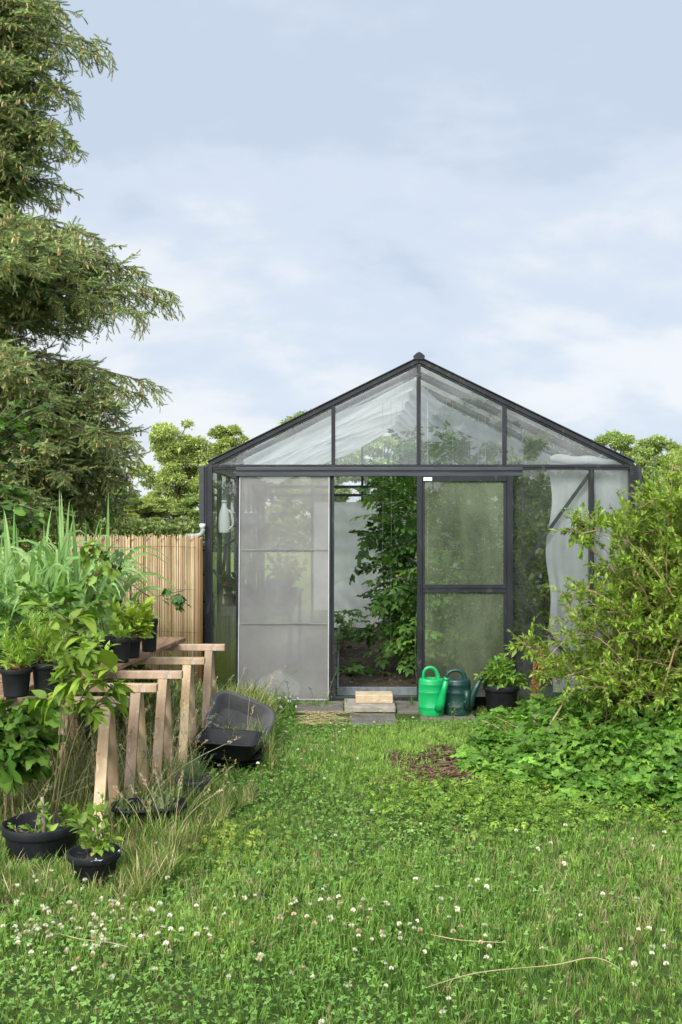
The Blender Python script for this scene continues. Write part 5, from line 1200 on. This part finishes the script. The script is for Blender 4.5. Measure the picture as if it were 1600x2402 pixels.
def lawn():
    k = MB(); N = 46000
    p = scatter(N, 2.85, 8.5); u, v = to_px(p)
    leafy = vnoise(p[:, 0], p[:, 1], 3.2, 1)
    keep = ~(inpoly(u, v, PAVE) & (rng.random(N) < .97)) & ~(inpoly(u, v, BROWN) & (rng.random(N) < .8)) & (rng.random(N) < np.clip(.78 - .42 * leafy, .12, 1))
    p = p[keep]; u = u[keep]; v = v[keep]; n = len(p); which = rng.integers(0, 5, n)
    hh = .050 * (1 + .38 * vnoise(p[:, 0], p[:, 1], 2.0, 2)) * rng.uniform(.7, 1.3, n); hh = np.clip(hh, .025, .11)
    tone = np.clip(.5 + .35 * vnoise(p[:, 0], p[:, 1], 1.6, 3)[:, None] + rng.normal(0, .2, (n, 1)), 0, 1)
    c = (A(.108, .222, .035) * (1 - tone) + A(.295, .42, .085) * tone) * np.exp(rng.normal(0, .14, (n, 1)))
    dry = rng.random(n) < np.clip(.10 + .12 * vnoise(p[:, 0], p[:, 1], 2.7, 15), .02, .5); c[dry] = cj(int(dry.sum()), (.30, .26, .12), (.42, .36, .19))
    for q in range(5):
        m = which == q; k.inst(blade_tpl(q + 20, 10, 1.1, 1, .050), p[m], upR(m.sum(), .15), hh[m], c[m])
    o = k.build('grass', M['grass']); setp(o, 'short uneven mown grass of the lawn', 'grass', kind='stuff')
    # clover and other small leaves
    k = MB(); N = 78000; p = scatter(N, 2.85, 8.4); u, v = to_px(p); w = vnoise(p[:, 0], p[:, 1], 3.2, 1); cl_ = vnoise(p[:, 0], p[:, 1], 1.3, 5)
    keep = (rng.random(N) < np.clip(.55 + .55 * w, .08, 1)) & ~inpoly(u, v, PAVE) & ~(inpoly(u, v, BROWN) & (rng.random(N) < .7))
    p = p[keep]; n = len(p); p[:, 2] += rng.uniform(.02, .055, n); tone = np.clip(.45 + .3 * vnoise(p[:, 0], p[:, 1], 2.2, 6)[:, None] + rng.normal(0, .22, (n, 1)), 0, 1)
    c = (A(.088, .215, .04) * (1 - tone) + A(.25, .41, .09) * tone) * np.exp(rng.normal(0, .12, (n, 1)))
    k.inst(CLOV, p, upR(n, .4), rng.uniform(.011, .024, n), c); o = k.build('clover', M['leaf']); setp(o, 'clover and small leafy weeds growing through the lawn', 'clover', kind='stuff')
    # creeping lime leaves right of centre
    k = MB(); N = 16000; p = scatter(N, 4.6, 7.4, 700, 1690); u, v = to_px(p); d = (v > 1840) & (v < 1990 + 25 * np.sin(u * .012)) & (rng.random(N) < np.clip((u - 820) / 300, 0, 1) * np.clip((2010 - v) / 90, 0, 1)) & ~inpoly(u, v, BROWN) & (rng.random(N) < .5 + .5 * vnoise(p[:, 0], p[:, 1], 4, 8))
    p = p[d]; n = len(p); p[:, 2] += rng.uniform(.03, .10, n); k.inst(FIVE, p, upR(n, .35), rng.uniform(.028, .052, n), cj(n, (.10, .20, .02), (.25, .36, .045)))
    p2 = G(520, 1990)[None] + rng.normal(0, 1, (130, 3)) * A(.12, .16, 0); p2[:, 2] = rng.uniform(.03, .09, 130); k.inst(FIVE, p2, upR(130, .4), rng.uniform(.03, .045, 130), cj(130, (.17, .25, .03), (.30, .33, .06)))
    o = k.build('creeping_weeds', M['leaf']); setp(o, 'low lime-green creeping leaves spreading over the lawn before the shrubs', 'weeds', kind='stuff')
    # white clover heads
    k = MB(); V, Fs = [], []; g = np.random.default_rng(3)
    for q in range(30):
        d = nrm(g.normal(0, 1, 3)); d[2] = abs(d[2]) * 1.1 - .25; d = nrm(d); sd = nrm(np.cross(d, A(.3, .5, .2))); b = len(V); V += [d * .25 - sd * .16, d * .25 + sd * .16, d * 1.0 + sd * .13, d * 1.0 - sd * .13]; Fs.append((b, b + 1, b + 2, b + 3))
    Ct = [(1, 1, 1) if vv[2] > -.1 else (.75, .52, .38) for vv in V]; HEAD = T_(V, Fs, Ct)
    N = 11000; p = scatter(N, 2.85, 8.2, -30, 1630); u, v = to_px(p); vn = vnoise(p[:, 0], p[:, 1], 3.5, 12)
    pr = .014 + .46 * np.exp(-(((v - 2215) / 75) ** 2)) * (u < 1150) * (u > 30) * (1 + vn) + .22 * np.exp(-(((u - 1560) / 60) ** 2 + ((v - 2290) / 50) ** 2)) + .045 * np.exp(-((v - 2290) / 60) ** 2) + .05 * np.exp(-(((u - 1540) / 70) ** 2 + ((v - 2010) / 50) ** 2)) + .03 * np.exp(-(((u - 800) / 120) ** 2 + ((v - 1760) / 50) ** 2))
    m = (rng.random(N) < pr) & ~((u < 330) & (v < 2050)) & ~((u > 1050) & (v < 1950)); p = p[m]; n = len(p); hz = rng.uniform(.06, .105, n); p2 = p.copy(); p2[:, 2] += hz
    col = np.where(rng.random((n, 1)) < .8, cj(n, (.66, .63, .54), (.82, .80, .74), .06), cj(n, (.5, .36, .24), (.62, .48, .36), .08)); k.inst(HEAD, p2, upR(n, .3), rng.uniform(.0075, .0115, n), col)
    for a, b in zip(p, p2): k.tube([a, (a + b) / 2 + A(.004, 0, 0), b], .0012, 3, (.12, .2, .05), caps=False)
    o = k.build('clover_flowers', M['leaf']); setp(o, 'white clover flower heads dotted over the lawn', 'clover flowers', kind='stuff'); print('clover', n)
    # yellow and violet specks
    k = MB(); N = 260; p = scatter(N, 3.2, 8.2); u, v = to_px(p); m = ~inpoly(u, v, PAVE); p = p[m]; n = len(p); p[:, 2] += rng.uniform(.05, .09, n); k.inst(CLOV, p, upR(n, .5), rng.uniform(.006, .010, n), np.where(rng.random((n, 1)) < .9, cj(n, (.65, .45, .03), (.75, .55, .05), .05), cj(n, (.5, .42, .62), (.6, .55, .7), .05)))
    o = k.build('tiny_flowers', M['leaf']); setp(o, 'tiny yellow flowers sprinkled in the lawn', 'flowers', kind='stuff')
    # brown bare patch with twigs
    k = MB(); n = 1500; uu = rng.uniform(880, 1130, n); vv = rng.uniform(1755, 1860, n); m = inpoly(uu, vv, BROWN); pp = np.array([G(a, b, .0) for a, b in zip(uu[m], vv[m])]); pp[:, 2] = rng.uniform(.0, .03, len(pp)); n = len(pp)
    k.inst(RHN, pp, frames(rdir(n) * A(1, 1, .2)), rng.uniform(.03, .11, n), cj(n, (.045, .025, .015), (.17, .10, .06)))
    for i in range(70):
        c = G(rnd.uniform(905, 1110), rnd.uniform(1770, 1850), .02); a = rnd.gauss(0, .7); l = rnd.uniform(.06, .22); d = A(math.cos(a), math.sin(a), 0); k.tube([c - d * l, c + A(0, 0, .02), c + d * l], .0028, 4, A(.17, .08, .05) * rnd.uniform(.6, 1.4))
    o = k.build('twig_litter', M['stem']); setp(o, 'reddish brown twigs and dead leaves on a bare patch of lawn', 'twig litter', kind='stuff')
    # ground elder
    k = MB(); N = 16000; y = rng.uniform(4.9, 8.2, N); x = rng.uniform(.6, 3.4, N); p = np.stack([x, y, np.zeros(N)], 1); u, v = to_px(p); m = inpoly(u, v + 12 * np.sin(u * .05), ELDER); p = p[m]; n = len(p)
    edge = np.clip((1905 - v[m]) / 130, .15, 1) * np.clip((u[m] - 1060) / 150, .2, 1); H = (.04 + .22 * edge * np.clip((u[m] - 1180) / 220, .15, 1)) * (1 + .5 * vnoise(p[:, 0], p[:, 1], 5, 7)); p[:, 2] = np.maximum(.02, H * rng.uniform(.35, 1.25, n))
    for q in range(0, n, 9): k.tube([p[q] * A(1, 1, 0), p[q]], .002, 3, (.12, .2, .06), caps=False)
    k.inst(TRI, p, upR(n, .55), rng.uniform(.04, .11, n), cj(n, (.055, .145, .015), (.17, .31, .04), .22)); o = k.build('ground_elder', M['leaf']); setp(o, 'dense bed of bright green ground elder at the foot of the large shrub', 'ground elder', kind='stuff')
    # long grass round pots and sawhorses, and along the greenhouse foot
    k = MB(); TALL = [(-120, 1700), (620, 1668), (640, 1800), (600, 1880), (500, 1945), (430, 2060), (330, 2135), (-120, 2150)]
    y = np.sqrt(rng.uniform(4.0 ** 2, 8.35 ** 2, 26000)); x = (rng.uniform(-120, 660, 26000) - U0) / F * y; p = np.stack([x, y, np.zeros(26000)], 1); u, v = to_px(p); m = inpoly(u, v, TALL)
    m &= ~((np.abs(u - 545) < 85) & (np.abs(v - 1830) < 38)); m &= ~((np.abs(u - 97) < 85) & (np.abs(v - 2015) < 48)) & ~((np.abs(u - 221) < 58) & (np.abs(v - 2085) < 42)); p = p[m]; u = u[m]; v = v[m]; n = len(p); hh = rng.uniform(.10, .34, n) * np.clip((1900 - v) / 180, .45, 1) * (1 + .4 * (u < 420))
    hh *= np.where((u < 320) & (v > 1990), .75, 1); hh = np.minimum(hh, .40)
    c = cj(n, (.08, .155, .025), (.21, .29, .06)); dry = rng.random(n) < .26; c[dry] = cj(int(dry.sum()), (.36, .29, .14), (.58, .48, .28)); wh = rng.integers(0, 3, n)
    for q in range(3): mm = wh == q; k.inst(blade_tpl(q + 50, 6, .25, 1, .022), p[mm], upR(mm.sum(), .25), hh[mm], c[mm])
    o = k.build('long_grass', M['grass']); setp(o, 'long half-dry grass round the sawhorses and ground pots', 'long grass', kind='stuff')
    k = MB(); N = 1700; x = rng.uniform(GX0 - .1, GX1 + 1.2, N); y = 8.43 - np.abs(rng.normal(0, .10, N)); p = np.stack([x, y, np.zeros(N)], 1); u, v = to_px(p); m = ~((u > 680) & (u < 1120) & (rng.random(N) < .93)); p = p[m]; n = len(p); k.inst(blade_tpl(77, 6, .3, 1, .02), p, upR(n, .25), rng.uniform(.05, .17, n), cj(n, (.06, .13, .02), (.16, .24, .05)))
    o = k.build('edge_grass', M['grass']); setp(o, 'uncut grass along the foot of the greenhouse', 'grass', kind='stuff')
    # tufts grown up against the ground pots
    k = MB(); pts = []
    for (cx, cy_, r_) in ((P(97, 0, 4.64)[0], 4.64, .185), (P(221, 0, 4.3)[0], 4.3, .10), (P(350, 0, 5.02)[0], 5.02, .20), (P(452, 0, 5.62)[0], 5.62, .1), (P(540, 0, 6.3)[0], 6.25, .24), (P(1176, 0, 8.0)[0], 8.0, .14), (P(1050, 0, 7.9)[0], 7.92, .17)):
        for i in range(70): a = rnd.uniform(0, 6.28); q = r_ * rnd.uniform(1.0, 1.35); pts.append((cx + q * math.cos(a), cy_ + q * math.sin(a), 0, 1.0 if cy_ < 6.5 else .45))
    pts = np.array(pts); n = len(pts); g_ = cj(n, (.08, .16, .025), (.22, .31, .06)); dr = rng.random(n) < .2; g_[dr] = cj(int(dr.sum()), (.36, .29, .14), (.58, .48, .28)); k.inst(blade_tpl(91, 6, .25, 1, .02), pts[:, :3], upR(n, .25), rng.uniform(.05, .17, n) * pts[:, 3], g_)
    o = k.build('tuft_grass', M['grass']); setp(o, 'tufts of uncut grass growing against the pots and cans', 'grass', kind='stuff')
    # seed stalks
    k = MB(); EAR = T_([(x * .5, .03 * math.cos(x * 40 + s), .03 * math.sin(x * 40 + s)) for x in np.linspace(0, 1, 12) for s in (0, 1.5, 3)], [(3 * i, 3 * i + 1, 3 * i + 2) for i in range(12)])
    for i in range(330):
        u0, v0 = rnd.uniform(-20, 600), rnd.uniform(1720, 2010)
        if not inpoly(np.array(u0), np.array(v0), TALL) or (120 < u0 < 330 and v0 > 1950) or (460 < u0 < 640 and v0 > 1780): continue
        b = G(u0, v0); H = rnd.uniform(.2, .52) * (1.0 if v0 < 1950 else .7); lean = A(rnd.gauss(.05, .12), rnd.gauss(0, .1), 0); p = bez(b, b + A(0, 0, H * .6), b + lean + A(0, 0, H), 8); c = A(*rnd.choice([(.44, .34, .18), (.50, .42, .25), (.24, .24, .10)])); k.tube(p, [.0016, .0009], 4, c, caps=False)
        e, T = p[-1], nrm(p[-1] - p[-3]); m = 26; tt = rng.uniform(-.01, .06, m); pp = e + T * tt[:, None] + rng.normal(0, .0035, (m, 3)); k.inst(RHN, pp, frames(np.tile(T, (m, 1)) + rng.normal(0, .35, (m, 3))), rng.uniform(.010, .018, m), cj(m, tuple(c), tuple(np.minimum(c * 1.35, 1)), .1))
    o = k.build('seed_stalks', M['stem']); setp(o, 'dry grass stalks with pale seed heads standing among the pots', 'seed stalks', kind='stuff')
    # yellow-flowered weeds
    k = MB()
    for i in range(46):
        if i < 12: b = G(rnd.uniform(560, 770), rnd.uniform(1655, 1690))
        elif i < 14: b = G(rnd.uniform(1060, 1075), rnd.uniform(1692, 1720))
        else: b = G(rnd.uniform(0, 560), rnd.uniform(1720, 1960))
        H = rnd.uniform(.12, .34); tip = b + A(rnd.gauss(.02, .08), rnd.gauss(0, .05), H); p = bez(b, b + A(0, 0, H * .6), tip, 7); k.tube(p, .0016, 4, (.16, .22, .06), caps=False)
        for q in range(6):
            c = at(p, [rnd.uniform(.35, 1)])[0][0]; e = c + A(rnd.gauss(0, .04), rnd.gauss(0, .03), rnd.uniform(.01, .06)); k.tube([c, e], .001, 3, (.18, .22, .06), caps=False); k.inst(CLOV, np.array([e, e + A(.002, 0, .003)]), upR(2, .6), A(.008, .007), A(.75, .50, .03))
            lf = nrm(A(rnd.gauss(0, 1), rnd.gauss(0, 1), .3)); k.inst(LEAF_NAR, c[None], frames(lf[None]), A(.03), A(.10, .18, .03))
    o = k.build('yellow_weeds', M['leaf']); setp(o, 'wiry weeds with small yellow flowers before the insect screen and pots', 'weeds', kind='stuff')
    t = thing('violas', 'small clump of white and lilac violas at the foot of the insect screen door', 'flowering plant', G(632, 1668)); lv = LV(); ps = []; k = MB()
    for i in range(34):
        b = G(rnd.uniform(588, 690), rnd.uniform(1662, 1682)); tp = b + A(rnd.gauss(0, .03), 0, rnd.uniform(.05, .13)); p = bez(b, (b + tp) / 2, tp, 5); ps.append(p); lv.along(p, 12, .028, ((.07, .15, .02), (.16, .25, .04), .15), .1, .9)
        k.inst(FIVE, tp[None] + A(0, -.008, 0), frames(A(0, 0, 1)[None], A(0, -1, .3)[None]), A(.020), cj(1, (.75, .72, .85), (.85, .85, .85), .03))
    stems_and_leaves(t, ps, lv, LEAF_OV, .0015); k.build('flowers', M['leaf'], t)['kind'] = 'stuff'
lawn()
